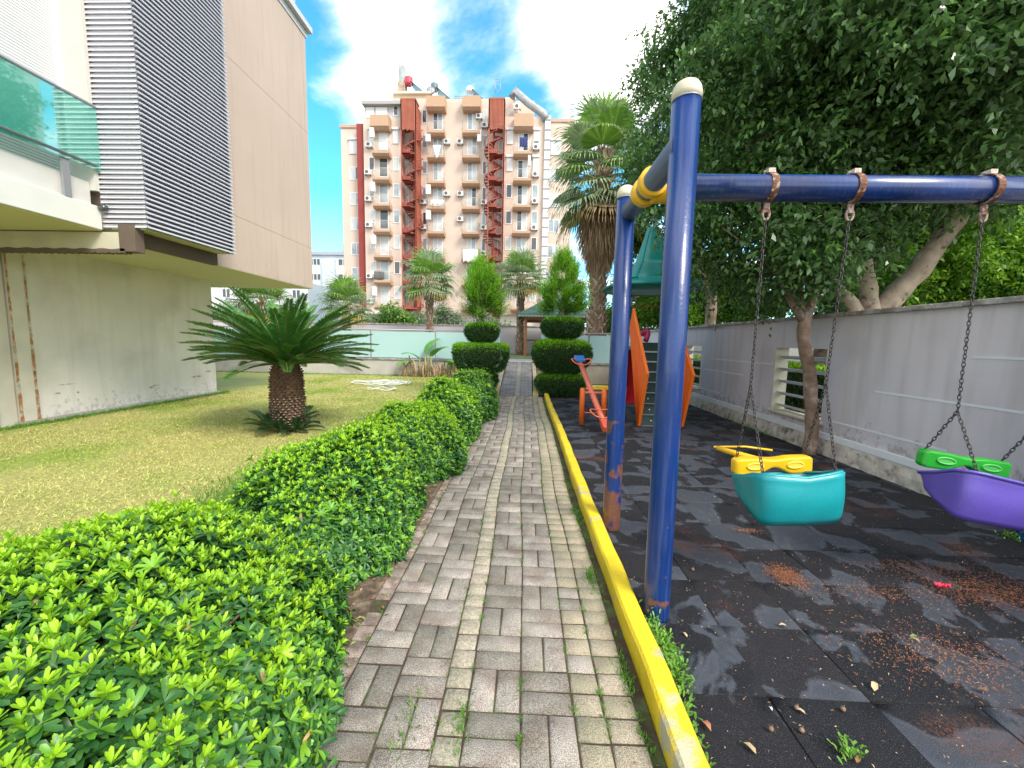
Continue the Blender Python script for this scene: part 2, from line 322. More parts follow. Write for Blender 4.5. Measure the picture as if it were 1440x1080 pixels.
# lawn with gentle unevenness
def lawn():
    nx, ny = 90, 130; xs = np.linspace(-14, -.80, nx); ys = np.linspace(-3, 15.5, ny)
    Xg, Yg = np.meshgrid(xs, ys, indexing='ij'); Z = .012*np.sin(Xg*1.7+1)*np.sin(Yg*1.3)+.006*np.sin(Xg*7+Yg*5)-.004
    v = np.stack([Xg, Yg, Z], -1).reshape(-1, 3); i = np.arange(nx*ny).reshape(nx, ny)
    f = np.stack([i[:-1,:-1], i[1:,:-1], i[1:,1:], i[:-1,1:]], -1).reshape(-1, 4)
    tag(npmesh('lawn', v, [f], [lawnm], smooth=True), kind='structure')
lawn()
def grass():
    Lv = Leaves(); n = 150000
    y = 1.2+ (RS.rand(n)**1.3)*14; x = -1.2-RS.rand(n)*(7.6-1.2+.0*y); 
    keep = (x > -7.58) | (y > 9.75); x, y = x[keep], y[keep]; n = len(x)
    P = np.stack([x, y, np.full(n, -.006)], 1)
    A = norm(np.stack([RS.normal(size=n)*.9, RS.normal(size=n)*.9, np.ones(n)*.75], 1)); U = norm(RS.normal(size=(n, 3)))
    Lv.quad(P, A, U, .022+RS.rand(n)*.028, .004+y*.0007, bend=.3)
    # greener, longer blades close to the building wall, the retaining wall and the shrubs
    k = 16000; t = RS.rand(k); side = RS.rand(k)**.6
    xx = np.where(side < .45, -7.42+np.abs(RS.normal(size=k))*.07, np.where(side < .7, -14+t*13, -2.4-np.abs(RS.normal(size=k))*.25))
    yy = np.where(side < .45, 2.5+t*7.3, np.where(side < .7, 15.4-np.abs(RS.normal(size=k))*.12, 1.5+t*6))
    P = np.stack([xx, yy, np.full(k, -.005)], 1)
    A = norm(np.stack([RS.normal(size=k)*.5, RS.normal(size=k)*.5, np.ones(k)], 1))
    Lv.quad(P, A, norm(RS.normal(size=(k, 3))), .04+RS.rand(k)*.06, .007, mi=1, bend=.3)
    tag(Lv.build('grass', [grassm, lgrassm]), 'short dry yellow-green grass covering the lawn', 'grass', kind='stuff')
grass()
# ---------------------------------------------------------------- paved path
def path():
    V = []; Fq = []; MI = []; RN = []
    def paver(x0, y0, x1, y1, mi):
        g = .003; x0 += g; y0 += g; x1 -= g; y1 -= g
        j = lambda s: random.uniform(-s, s)
        z = .0+j(.003); bz = .008; b = len(V); ins = .007
        q = [(x0+j(.0015), y0+j(.0015)), (x1+j(.0015), y0+j(.0015)), (x1+j(.0015), y1+j(.0015)), (x0+j(.0015), y1+j(.0015))]
        cx, cy = (x0+x1)/2, (y0+y1)/2; tl = [j(.0015) for _ in range(4)]
        for k, (a, c) in enumerate(q): V.append((a, c, z-.03))
        for k, (a, c) in enumerate(q): V.append((a, c, z-bz+tl[k]))
        for k, (a, c) in enumerate(q): V.append((a-ins*(1 if a > cx else -1), c-ins*(1 if c > cy else -1), z+tl[k]))
        for k in range(4):
            k2 = (k+1) % 4
            Fq.append((b+k, b+k2, b+4+k2, b+4+k)); Fq.append((b+4+k, b+4+k2, b+8+k2, b+8+k))
        Fq.append((b+8, b+9, b+10, b+11)); MI.extend([mi]*9); RN.extend([random.random()]*12)
    s = .203; Y1 = 10.34; rows = int((Y1+1.2)/s)+1
    wob = lambda y: .012*math.sin(y*1.3)+.006*math.sin(y*3.1)
    for r in range(-6, 60):
        y = r*s-.02
        if y+s > Y1: break
        w = wob(y)
        for ci, xc in enumerate((-.707, -.504, -.198, .005)):
            xa = xc+w
            off = (0, .05, 0, .0)[ci]
            if (r+ci) % 2:
                paver(xa, y+off, xa+.1015, y+s+off, 0); paver(xa+.1015, y+off, xa+.203, y+s+off, 0)
            else:
                paver(xa, y+off, xa+.203, y+.1015+off, 0); paver(xa, y+.1015+off, xa+.203, y+s+off, 0)
        paver(-.301+w, y, -.198+w, y+.1015, 1); paver(-.301+w, y+.1015, -.198+w, y+s, 1)
        for q in (0, .1015):
            paver(.208+w, y+q, .325+w, y+q+.1015, 3 if random.random() < .15 else 2)
            paver(.325+w, y+q, .452+w, y+q+.1015, 2)
            paver(-.707-.21+w, y+q+.03, -.707+w, y+q+.1315, 4) if random.random() < .93 else None
    v = np.array(V); f = np.array(Fq)
    sq = mat('paver_small', (.40, .345, .25), .88, var=.18, vscale=8, bump=.8, bscale=240, attr=.15, col2=(.26, .25, .17), c2=(.5, .7), c2scale=4)
    speckle(sq, .62, 1.35)
    tag(npmesh('path', v, [f], [pav, pavl, sq, pav, pavp], mi=MI, rnd=RN), kind='structure')
    tag(MB().box((-1.0, -1.4, -.045), (.506, 10.34, -.008)).build('path_bed', joint), kind='structure')
    # ramp rising to the terrace
    b = MB(); y0, y1, z1 = 10.345, 14.4, .68
    b.add([(-.66,y0,-.04),(.20,y0,-.04),(.20,y0,.0),(-.66,y0,.0),(-.62,y1,-.04),(.24,y1,-.04),(.24,y1,z1),(-.62,y1,z1)],
          [(0,1,2,3),(3,2,6,7),(0,3,7,4),(1,5,6,2),(4,7,6,5)], 0)
    m = mat('ramp_paving', (.33, .30, .28), .9, var=.15, vscale=4, bump=.6, bscale=120, col2=(.25, .23, .22), c2scale=3)
    nt = m.node_tree; n = nt.nodes; L = nt.links.new; bs = n['Principled BSDF']; src = bs.inputs['Base Color'].links[0].from_socket
    tc = n.new('ShaderNodeTexCoord'); br = n.new('ShaderNodeTexBrick'); br.inputs['Scale'].default_value = 1; br.inputs['Brick Width'].default_value = .2
    br.inputs['Row Height'].default_value = .1; br.inputs['Mortar Size'].default_value = .006; br.inputs['Color1'].default_value = (1,1,1,1); br.inputs['Color2'].default_value = (.8,.8,.8,1); br.inputs['Mortar'].default_value = (.35,.33,.3,1)
    L(tc.outputs['Object'], br.inputs[0]); mx = n.new('ShaderNodeMix'); mx.data_type = 'RGBA'; mx.blend_type = 'MULTIPLY'; mx.inputs[0].default_value = 1
    L(src, mx.inputs[6]); L(br.outputs[0], mx.inputs[7]); L(mx.outputs[2], bs.inputs['Base Color'])
    tag(b.build('ramp', m), kind='structure')
    b = MB()
    for k in range(40):
        t0, t1 = k/40, (k+1)/40; x = -.19
        ya, yb = y0+(y1-y0)*t0+.004, y0+(y1-y0)*t1-.004; za, zb = z1*t0+.005, z1*t1+.005
        b.add([(x-.05,ya,za),(x+.05,ya,za),(x+.05,yb,zb),(x-.05,yb,zb)], [(0,1,2,3)])
    tag(b.build('ramp_centre_strip', pavl), kind='structure')
path()
tag(MB().box((-2.0, -1.4, -.045), (-.78, 10.2, .010)).build('planting_bed', mat('bed_soil', (.11, .075, .05), .95, var=.4, vscale=14, bump=1, bscale=60, col2=(.20, .15, .10), c2scale=25)), kind='structure')
def kerbs():
    def kerb(name, x0, x1, h, y0, y1, label, seg=.8):
        V = []; b = MB(); n = int((y1-y0)/.1)
        for i in range(n+1):
            y = y0+(y1-y0)*i/n; w = .006*math.sin(y*1.3)+.003*math.sin(y*9); hh = h+.003*math.sin(y*5.3)+.002*math.sin(y*17)
            c = .012
            V += [(x0+w, y, -.03), (x0+w, y, hh-c), (x0+w+c, y, hh), (x1+w-c, y, hh), (x1+w, y, hh-c), (x1+w, y, -.03)]
        F = [(i*6+k, i*6+k+1, (i+1)*6+k+1, (i+1)*6+k) for i in range(n) for k in range(5)]
        F += [tuple(range(6))[::-1], tuple(n*6+k for k in range(6))]
        b.add(V, F); o = b.build(name, kerbm, fix=True); tag(o, kind='structure')
    kerb('kerb', .505, .600, .105, -1.2, 10.36, '')
    kerb('kerb', .215, .285, .07, 10.40, 10.9, '')
    b = MB(); y0, y1, z1 = 10.36, 14.4, .68
    for x0, x1 in ((-.78, -.665), (.245, .36)):
        b.add([(x0,y0,-.03),(x1,y0,-.03),(x1,y0,.05),(x0,y0,.05),(x0,y1,-.03),(x1,y1,-.03),(x1,y1,z1+.05),(x0,y1,z1+.05)],
              [(0,1,2,3),(3,2,6,7),(0,3,7,4),(1,5,6,2),(4,7,6,5)])
    tag(b.build('ramp_kerb', mat('worn_kerb', (.55, .42, .16), .85, var=.2, col2=(.42, .37, .3), c2scale=4)), kind='structure')
    b = MB().box((.6, 12.4, -.03), (3.9, 12.52, .10)); tag(b.build('kerb', kerbm, bevel=.01), kind='structure')
kerbs()
# ---------------------------------------------------------------- rubber playground floor
def floor():
    m = bpy.data.materials.new('rubber_tiles'); m.use_nodes = True; nt = m.node_tree; n = nt.nodes; L = nt.links.new; b = n['Principled BSDF']
    b.inputs['Roughness'].default_value = .7; b.inputs['Specular IOR Level'].default_value = .3
    tc = n.new('ShaderNodeTexCoord'); at = n.new('ShaderNodeAttribute'); at.attribute_name = 'rnd'
    def noise(sc, det=5, four=False, dis=0):
        x = n.new('ShaderNodeTexNoise'); x.inputs['Scale'].default_value = sc; x.inputs['Detail'].default_value = det; x.inputs['Distortion'].default_value = dis
        if four:
            x.noise_dimensions = '4D'; mm = n.new('ShaderNodeMath'); mm.operation = 'MULTIPLY'; mm.inputs[1].default_value = 23; L(at.outputs['Fac'], mm.inputs[0]); L(mm.outputs[0], x.inputs['W'])
        L(tc.outputs['Object'], x.inputs[0]); return x.outputs[0]
    def ramp(s, a, c, lo=0, hi=1):
        r = n.new('ShaderNodeMapRange'); r.inputs[1].default_value = a; r.inputs[2].default_value = c; r.inputs[3].default_value = lo; r.inputs[4].default_value = hi
        L(s, r.inputs[0]); return r.outputs[0]
    def mix(f, c1, c2, bt='MIX'):
        x = n.new('ShaderNodeMix'); x.data_type = 'RGBA'; x.blend_type = bt; L(f, x.inputs[0])
        for i, c in ((6, c1), (7, c2)):
            if isinstance(c, tuple): x.inputs[i].default_value = (*c, 1)
            else: L(c, x.inputs[i])
        return x.outputs[2]
    base = mix(at.outputs['Fac'], (.008, .0095, .014), (.018, .016, .020))
    patch = ramp(noise(2.6, 6, True, .6), .52, .56); edge = ramp(noise(2.6, 6, True, .6), .50, .53)
    c = mix(ramp(edge, 0, 1, 0, .8), base, (.085, .098, .125)); c = mix(ramp(patch, 0, 1, 0, .75), c, (.045, .050, .066))
    c = mix(ramp(noise(7, 6), .60, .76, 0, .6), c, (.036, .030, .030))
    # granules
    c = mix(ramp(noise(330, 2), .62, .70, 0, .75), c, (.16, .155, .16))
    # brown needle litter
    lit = n.new('ShaderNodeMath'); lit.operation = 'MULTIPLY'; L(ramp(noise(1.15, 3), .60, .70), lit.inputs[0]); L(ramp(noise(90, 3), .46, .56), lit.inputs[1])
    c = mix(lit.outputs[0], c, (.17, .065, .035))
    L(c, b.inputs['Base Color'])
    bp = n.new('ShaderNodeBump'); bp.inputs['Strength'].default_value = .7; bp.inputs['Distance'].default_value = .006; L(noise(260, 4), bp.inputs['Height']); L(bp.outputs[0], b.inputs['Normal'])
    V = []; F = []; RN = []; s = .405; ang = R_(-1.2); ca, sa = math.cos(ang), math.sin(ang)
    for i in range(0, 9):
        for j in range(-4, 31):
            x0 = .605+i*s; y0 = -.5+j*s-(i % 2)*.0; x1 = min(x0+s, 3.99); y1 = min(y0+s, 12.4)
            if x0 >= 3.97 or y0 >= 12.3: continue
            g = .0022; b0 = len(V); q = [(x0+g, y0+g), (x1-g, y0+g), (x1-g, y1-g), (x0+g, y1-g)]
            zz = [random.uniform(-.005, .006) for _ in range(4)]; up = random.uniform(-.002, .004)
            dx, dy = random.uniform(-.003, .003), random.uniform(-.003, .003)
            K = 4
            for a in range(K+1):
                for c_ in range(K+1):
                    u, v = a/K, c_/K
                    z = (zz[0]*(1-u)*(1-v)+zz[1]*u*(1-v)+zz[2]*u*v+zz[3]*(1-u)*v)+up
                    if a in (0, K) or c_ in (0, K): z -= .003
                    V.append((x0+g+(x1-x0-2*g)*u+dx, y0+g+(y1-y0-2*g)*v+dy, z))
            for a in range(K):
                for c_ in range(K):
                    q0 = b0+a*(K+1)+c_; F.append((q0, q0+K+1, q0+K+2, q0+1))
            bb = len(V); ring = [b0, b0+K*(K+1), b0+(K+1)**2-1, b0+K]
            for r_ in ring: V.append((V[r_][0], V[r_][1], -.03))
            for k in range(4): F.append((ring[k], bb+k, bb+(k+1) % 4, ring[(k+1) % 4]))
            rr = random.random(); RN += [rr]*(len(V)-b0)
    tag(npmesh('playground_floor', np.array(V), [np.array(F)], [m], rnd=RN), kind='structure')
    tag(MB().box((.60, -2.2, -.045), (3.99, 12.4, -.012)).build('playground_bed', mat('bed_dark', (.03, .022, .018), .95, var=.3)), kind='structure')
floor()
# ================================================================ RIGHT BOUNDARY WALL
WX = 3.97
def stained(m, c1=(.42, .39, .40), c2=(.26, .23, .20), a1=.5, a2=.55, zz=(.75, .28)):
    nt = m.node_tree; n = nt.nodes; L = nt.links.new; b = n['Principled BSDF']; src = b.inputs['Base Color'].links[0].from_socket
    tc = n.new('ShaderNodeTexCoord'); mp = n.new('ShaderNodeMapping'); mp.inputs['Scale'].default_value = (3, 3, .25); L(tc.outputs['Object'], mp.inputs[0])
    no = n.new('ShaderNodeTexNoise'); no.inputs['Scale'].default_value = 2.2; no.inputs['Detail'].default_value = 8; L(mp.outputs[0], no.inputs[0])
    mr = n.new('ShaderNodeMapRange'); mr.inputs[1].default_value = .50; mr.inputs[2].default_value = .72; mr.inputs[4].default_value = a1; L(no.outputs[0], mr.inputs[0])
    n2 = n.new('ShaderNodeTexNoise'); n2.inputs['Scale'].default_value = 14; n2.inputs['Detail'].default_value = 9; L(tc.outputs['Object'], n2.inputs[0])
    sp = n.new('ShaderNodeSeparateXYZ'); L(tc.outputs['Object'], sp.inputs[0]); mz = n.new('ShaderNodeMapRange'); mz.inputs[1].default_value, mz.inputs[2].default_value = zz; mz.inputs[3].default_value = -.3; mz.inputs[4].default_value = .12; L(sp.outputs[2], mz.inputs[0])
    ad = n.new('ShaderNodeMath'); ad.operation = 'ADD'; L(n2.outputs[0], ad.inputs[0]); L(mz.outputs[0], ad.inputs[1]); m3 = n.new('ShaderNodeMapRange'); m3.inputs[1].default_value = .54; m3.inputs[2].default_value = .66; m3.inputs[4].default_value = a2; L(ad.outputs[0], m3.inputs[0])
    mx = n.new('ShaderNodeMix'); mx.data_type = 'RGBA'; L(mr.outputs[0], mx.inputs[0]); L(src, mx.inputs[6]); mx.inputs[7].default_value = (*c1, 1)
    m2 = n.new('ShaderNodeMix'); m2.data_type = 'RGBA'; L(m3.outputs[0], m2.inputs[0]); L(mx.outputs[2], m2.inputs[6]); m2.inputs[7].default_value = (*c2, 1)
    L(m2.outputs[2], b.inputs['Base Color']); return m
def right_wall():
    t = thing('boundary_wall', 'grey lilac playground wall with stone cap, slatted openings and white painted lines', 'wall', (WX, 6, 0))
    zt = 1.79
    O1 = (XP(1160, 540, WX).y, XP(1087, 540, WX).y); za, zb = XP(1087, 575, WX).z, XP(1087, 489, WX).z
    O2 = (9.3, 10.25)
    b = MB(); ys = [-1.5, O1[0], O1[1], O2[0], O2[1], 15.4]; T = .2
    for k in (0, 2, 4): b.box((WX, ys[k], 0), (WX+T, ys[k+1], zt))
    for o in (O1, O2): b.box((WX, o[0], 0), (WX+T, o[1], za)); b.box((WX, o[0], zb), (WX+T, o[1], zt))
    b.build('wall', stained(wallg), t)
    b = MB(); n = 60
    for k in range(n):
        y0 = -1.5+16.9*k/n; y1 = y0+16.9/n-.006; j = random.uniform(-.004, .004)
        b.box((WX-.045+j, y0, zt), (WX+T+.045+j, y1, zt+.05+j/2))
    b.build('coping', capst, t, bevel=.006)
    b = MB(); b.box((WX-.03, -1.5, .20), (WX-.001, 15.4, .285)); b.build('painted_band', wallw, t, bevel=.006)
    V = []; n = 170
    for i in range(n):
        y = -1.5+16.9*i/(n-1); V += [(WX-.075+random.uniform(-.008, .01), y, -.03), (WX-.06+random.uniform(-.008, .01), y, .10), (WX-.03, y, .199), (WX-.001, y, .199)]
    b = MB().add(V, [(i*4+k, i*4+k+1, (i+1)*4+k+1, (i+1)*4+k) for i in range(n-1) for k in range(3)], 0, False)
    b.build('plinth', mat('rough_plinth', (.46, .42, .38), .95, var=.25, vscale=9, bump=1, bscale=25, col2=(.20, .17, .14), c2=(.52, .66), c2scale=8), t, fix=True)
    lines = [((1000, 506), (1087, 510)), ((990, 519), (1045, 527)), ((967, 541), (1012, 552)), ((1230, 551), (1440, 580)), ((1367, 502), (1470, 506)), ((1170, 588), (1330, 640)), ]
    for (p, q) in lines:
        A, B = XP(*p, WX), XP(*q, WX); z = (A.z+B.z)/2
        MB().box((WX-.004, A.y, z-.011), (WX-.0005, B.y, z+.011)).build('painted_line', wallw, t)
    for nm, o in (('slat_window', O1), ('slat_window', O2)):
        fr = MB(); fr.box((WX-.002, o[1]-.012, za), (WX+T+.002, o[1]+.0, zb)); fr.box((WX-.002, o[0], za), (WX+T+.002, o[0]+.012, zb))
        w = fr.build(nm, cream, t)
        sb = MB(); sb.box((WX-.05, o[0]-.03, za-.035), (WX+T+.02, o[1]+.05, za+.004)); sb.build('sill', cream, w, bevel=.006).location = (0,0,0)
        for k in range(5):
            z = za+.07+(zb-za-.10)*k/4.6
            R = Matrix.Rotation(R_(28), 4, 'Y')
            s_ = MB().obox((WX+.10, (o[0]+o[1])/2, z), (.10, o[1]-o[0]-.026, .012), R).build('slat', mat('slat_blue', (.50, .54, .62), .5), w); s_.location = (0,0,0)
    # weeds at the wall foot
right_wall()
# ================================================================ RETAINING WALL, FENCE, TERRACE
def terrace():
    m = mat('terrace_paving', (.46, .38, .33), .9, var=.1, vscale=2)
    b = MB(); b.box((-40, 15.72, -.04), (-.66, 23.9, .68)); b.box((-.66, 14.40, -.04), (3.9, 23.9, .681)); b.build('terrace', m)
    tag(bpy.data.objects['terrace'], kind='structure')
    tag(MB().box((-.62, 14.42, .682), (.24, 14.62, .70)).build('terrace_edge', wallw), kind='structure')
    tag(MB().box((-.9, 16.9, .684), (14, 23.8, .70)).build('terrace_grass_strip', mat('strip_green', (.16, .2, .07), .9, var=.3)), kind='structure')
    t = thing('retaining_wall', 'low weathered grey retaining wall at the back of the lawn', 'wall', (-8, 15.5, 0))
    MB().box((-40, 15.5, -.04), (-.79, 15.7, .60)).build('wall', mat('weathered_render', (.50, .47, .45), .9, var=.12, vscale=2, col2=(.28, .27, .25), c2=(.52, .75), c2scale=1.2), t)
    MB().box((-40, 15.46, .60), (-.79, 15.74, .66)).build('coping', capst, t, bevel=.01)
    # downpipe like dark stain panel
    t2 = thing('retaining_wall', 'low beige retaining wall behind the seesaw and play tower', 'wall', (2, 14.2, 0))
    MB().box((.42, 14.2, -.04), (3.95, 14.38, .62)).build('wall', mat('beige_render', (.52, .46, .38), .9, var=.1), t2)
    MB().box((.42, 14.17, .62), (3.95, 14.39, .685)).build('coping', capst, t2, bevel=.01)
    def fence(x0, x1, y, z0, z1, label, step=2.45):
        f = thing('glass_fence', label, 'fence', ((x0+x1)/2, y, z0))
        n = max(1, round((x1-x0)/step)); w = (x1-x0)/n
        MB().tube([(x0, y, z1), (x1, y, z1)], .025, 8).build('top_rail', greym, f)
        for k in range(n):
            MB().box((x0+k*w+.03, y-.006, z0+.03), (x0+(k+1)*w-.03, y+.006, z1-.07)).build('glass_panel', fglass, f)
        for k in range(n+1):
            MB().box((x0+k*w-.012, y-.02, z0), (x0+k*w+.012, y+.02, z1)).build('post', greym, f)
    fence(-18.6, -.95, 15.6, .66, 1.76, 'long pale blue glass fence on the wall behind the lawn')
    fence(.5, 3.9, 14.29, .685, 1.72, 'short glass fence on the beige wall behind the play tower', 1.7)
    t3 = thing('rear_wall', 'plain lilac grey wall behind the glass fence and palms', 'wall', (0, 24, .68))
    MB().box((-24, 24.0, -.04), (14, 24.2, 2.26)).build('wall', rearw, t3)
    MB().box((-24, 23.96, 2.26), (14, 24.24, 2.33)).build('coping', capst, t3)
terrace()
# ================================================================ LEFT BUILDING
def left_building():
    GX, PX, SX = -7.6, -5.75, 2.71
    t = thing('apartment_building', 'beige and pink apartment block with slatted screen and glass balcony beside the lawn', 'building', (-7.6, 7.5, 0))
    gm = mat('grey_cream_plaster', (.78, .74, .70), .9, var=.06, vscale=1.2, bump=.2, bscale=25, col2=(.66, .62, .57), c2=(.5, .7), c2scale=1.4)
    # ground floor wall
    b = MB(); b.box((-16, XP(46, 520, GX).y+.02, -.04), (GX, 9.70, SX)); b.build('ground_floor_wall', stained(gm, (.60, .56, .50), (.40, .38, .34), .4, .5, (.8, .0)), t)
    b = MB(); b.box((-16, XP(17, 480, GX).y+.01, -.04), (GX+.012, XP(46, 520, GX).y, SX-.001)); b.box((-16, -2, -.04), (GX-.03, XP(17, 480, GX).y-.01, SX)); b.build('pillar', mat('pillar_paint', (.70, .66, .58), .9, var=.07), t)
    sm = mat('rust_streak', (.42, .19, .07), .95, var=.4, vscale=20, col2=(.55, .50, .42), c2=(.45, .6), c2scale=9)
    for y in (XP(17, 480, GX).y, XP(46, 520, GX).y):
        V = []; n = 50
        for i in range(n):
            z = .02+2.6*i/(n-1); w = .004+.012*abs(math.sin(i*1.7))*random.random()+.014*max(0, 1-z/1.6)
            V += [(GX+.016, y-w*.6, z), (GX+.016, y+w+.015, z)]
        MB().add(V, [(2*i, 2*i+1, 2*i+3, 2*i+2) for i in range(n-1)]).build('rust_streak', sm, t)
    V = []; n = 40
    for i in range(n):
        y = 5.7+4.0*i/(n-1); V += [(GX+.13+random.uniform(-.02, .02), y, -.02), (GX+.11+random.uniform(-.02, .02), y, .035), (GX, y, .05)]
    MB().add(V, [(i*3+k, i*3+k+1, (i+1)*3+k+1, (i+1)*3+k) for i in range(n-1) for k in range(2)]).build('plinth', conc, t, fix=True)
    MB().tube([(GX+.02, 5.5, 0), (GX+.02, 5.5, 2.6)], .02, 8).build('downpipe', pvc, t)
    # flaking paint patches low on the wall
    fm = mat('flaking_paint', (.30, .29, .27), .95, var=.3, vscale=30, col2=(.55, .52, .46), c2=(.48, .55), c2scale=30)
    for y, z, w, h in ((7.95, .33, .11, .05), (8.05, .36, .2, .025), (6.3, .42, .10, .03), (6.6, .40, .04, .05), (9.1, .45, .35, .04), (9.45, .55, .2, .05), (6.45, .55, .3, .015)):
        V = [(GX+.0035, y+w/2*math.cos(a)*random.uniform(.6, 1.1), z+h/2*math.sin(a)*random.uniform(.5, 1.2)) for a in [2*PI*k/14 for k in range(14)]]
        MB().add(V, [tuple(range(14))]).build('flaked_patch', fm, t)
    # upper floors
    sof = mat('soffit_paint', (.60, .57, .38), .9, var=.04, vscale=.8)
    b = MB(); b.box((-16, 5.5, SX), (PX, 10.93, 8.95)); b.build('upper_wall', stained(pinkw, (.47, .335, .27), (.42, .32, .27), .5, .4, (3.6, 2.5)), t)
    b = MB(); b.box((-16, 5.5, SX-.012), (PX-.004, 10.926, SX-.001)); b.build('soffit', sof, t)
    # plaster joint lines
    b = MB()
    for z in (3.75, 6.65): b.box((PX-.002, 7.1, z), (PX+.0015, 10.93, z+.012))
    b.box((PX-.002, 10.78, 2.8), (PX+.0015, 10.79, 8.9)); b.build('plaster_joint', mat('joint_line', (.40, .30, .24), .9), t)
    b = MB(); b.box((-16, 5.5, 8.95), (PX+.02, 10.98, 9.12)); b.box((-16, 5.5, 9.12), (PX+.12, 11.08, 9.25)); b.build('cornice', mat('cornice_grey', (.58, .58, .60), .7), t)
    b = MB(); b.box((-16, 5.5, 9.25), (PX-.15, 10.80, 13)); b.build('top_floor_wall', mat('top_grey', (.48, .48, .52), .9), t)
    # balcony: slab fascia plane
    BX = -5.62; zb0 = XP(150, 325, BX).z; z1 = XP(145, 292, BX).z; z2 = XP(145, 262, BX).z
    wh = mat('balcony_white', (.66, .66, .62), .8, var=.03)
    b = MB(); b.box((-16, -2, zb0), (BX, 5.36, z1)); b.build('balcony_slab', wh, t, bevel=.008)
    b = MB(); b.box((-5.98, -2, z1), (BX-.10, 5.33, z1+.30)); b.build('balcony_upstand', mat('upstand', (.58, .57, .54), .8, var=.03), t)
    MB().box((-16, -2, zb0-.010), (BX-.02, 5.36, zb0-.001)).build('balcony_soffit', mat('soffit_bounce_tint', (.56, .54, .30), .9, var=.04, vscale=.8), t)  # cream paint with the lawn's bounced green put into its colour
    # balcony rear wall with shutter and window
    RX = -6.0
    b = MB(); b.box((-16, -2, z1+.30), (RX, 5.334, 9)); b.build('balcony_wall', mat('bal_cream', (.56, .55, .50), .85, var=.03), t)
    b = MB(); b.box((RX-.1, 5.335, z1+.2), (BX-.02, 5.38, 9)); b.build('balcony_side_wall', mat('bal_cream', (.56, .55, .50)), t)
    sh = MB(); zs = z1+.35
    for k in range(110):
        z = zs+k*.035; sh.box((RX, 1.0, z), (RX+.02, XP(80, 60, RX).y-.05, z+.028))
    w = sh.build('roller_shutter', shut, t)
    f_ = MB(); ye = XP(80, 60, RX).y; f_.box((RX, ye-.045, zs), (RX+.05, ye, 8)); f_.box((RX, ye+.004, zs), (RX+.03, ye+.02, 8)); f = f_.build('frame', pvc, w); f.location = (0,0,0)
    # glass balustrade
    ax = BX+.015; ay = XP(138, 200, ax).y
    zr1 = XP(138, 155, ax).z; zr0 = XP(138, 238, ax).z
    MB().box((ax-.006, -2, zr0-.02), (ax+.006, ay, zr1)).build('glass_balustrade', bglass, t)
    MB().box((ax-.02, -2, zr1), (ax+.02, ay, zr1+.03)).build('handrail', greym, t, bevel=.008)
    MB().tube([(ax+.02, -2, zr0+.03), (ax+.02, ay-.05, zr0+.03)], .014, 8).build('lower_rail', greym, t)
    for y in (4.98, 3.4, 1.8):
        MB().box((ax-.045, y-.04, z1-.0), (ax-.012, y+.04, zr1)).build('balustrade_post', greym, t)
    MB().tube([(BX+.02, 5.33, z1-.02), (BX+.10, 5.33, z1-.02)], .035, 12).build('drain_spout', dwin, t)
    # downstand beams
    zbm = D(184, 355, 5.42).z
    b = MB(); b.box((-16, 5.37, zbm+.03), (-5.42, 5.50, 2.74)); b.build('cross_beam', mat('beam_beige', (.50, .47, .36), .9, var=.06), t)
    brm = mat('beam_brown', (.12, .085, .065), .8, var=.1, vscale=4)
    V = []; n = 60
    for i in range(n):
        x = -7.55+2.2*i/(n-1); d = .055*min(1, (i/8))*(.6+.4*abs(math.sin(i*1.9)))
        V += [(x, 5.365, zbm+.035+.02*math.sin(i*.9)*.3), (x, 5.365, zbm+.03-d)]
    MB().add(V, [(2*i, 2*i+1, 2*i+3, 2*i+2) for i in range(n-1)]).build('broken_render', brm, t, solid=.1)
    b = MB(); b.box((-5.42, 5.365, zbm), (-5.2, 5.505, 2.84)); b.box((-5.42, 5.505, 2.60), (-5.32, 6.98, 2.80)); b.build('screen_beam', brm, t, bevel=.005)
    # slatted screen box
    lx, y0, y1, z0 = -5.04, 5.40, 7.03, 2.80
    lm = mat('louvre_white', (.70, .69, .76), .45, metal=.1)
    b = MB(); bb = MB(); rb_ = MB(); n = 92; pitch = .062
    for k in range(n):
        z = z0+.02+k*pitch
        Rr = Matrix.Rotation(R_(38), 4, 'Y')
        b.obox((lx, (y0+y1)/2, z), (.05, y1-y0, .006), Rr)
        b.box((lx+.012, y0, z-.020), (lx+.018, y1, z+.002))
        (bb if k % 2 or 1 else bb).obox(((-5.64+lx)/2, y0, z), (lx+5.64, .05, .006), Matrix.Rotation(R_(-38), 4, 'X')); bb.box((-5.64, y0-.02, z-.018), (lx, y0-.016, z+.002))
        rb_.box((PX, y1-.002, z-.012), (lx-.02, y1+.012, z-.004))
    sc = b.build('slat_screen', lm, t)
    e = bb.build('end_slats', lm, sc); e.location = (0,0,0); e = rb_.build('return_slats', lm, sc); e.location = (0,0,0)
    b = MB()
    for yy in (y0, (y0+y1)/2, y1-.03): b.box((lx-.06, yy, z0), (lx-.03, yy+.03, z0+n*pitch))
    b.box((-5.62, y0+.02, z0), (-5.59, y0+.05, z0+n*pitch))
    e = b.build('screen_frame', greym, sc); e.location = (0,0,0)
    b = MB(); b.box((-5.60, y0+.10, z0+.02), (lx-.065, y1-.004, z0+n*pitch)); e = b.build('screen_recess', mat('recess_grey', (.20, .19, .23), .8), sc); e.location = (0,0,0)
    b = MB(); b.box((PX-.2, y0+.06, z0-.006), (lx-.07, y1-.04, z0+.014)); e = b.build('screen_soffit', sof, sc); e.location = (0,0,0)
left_building()
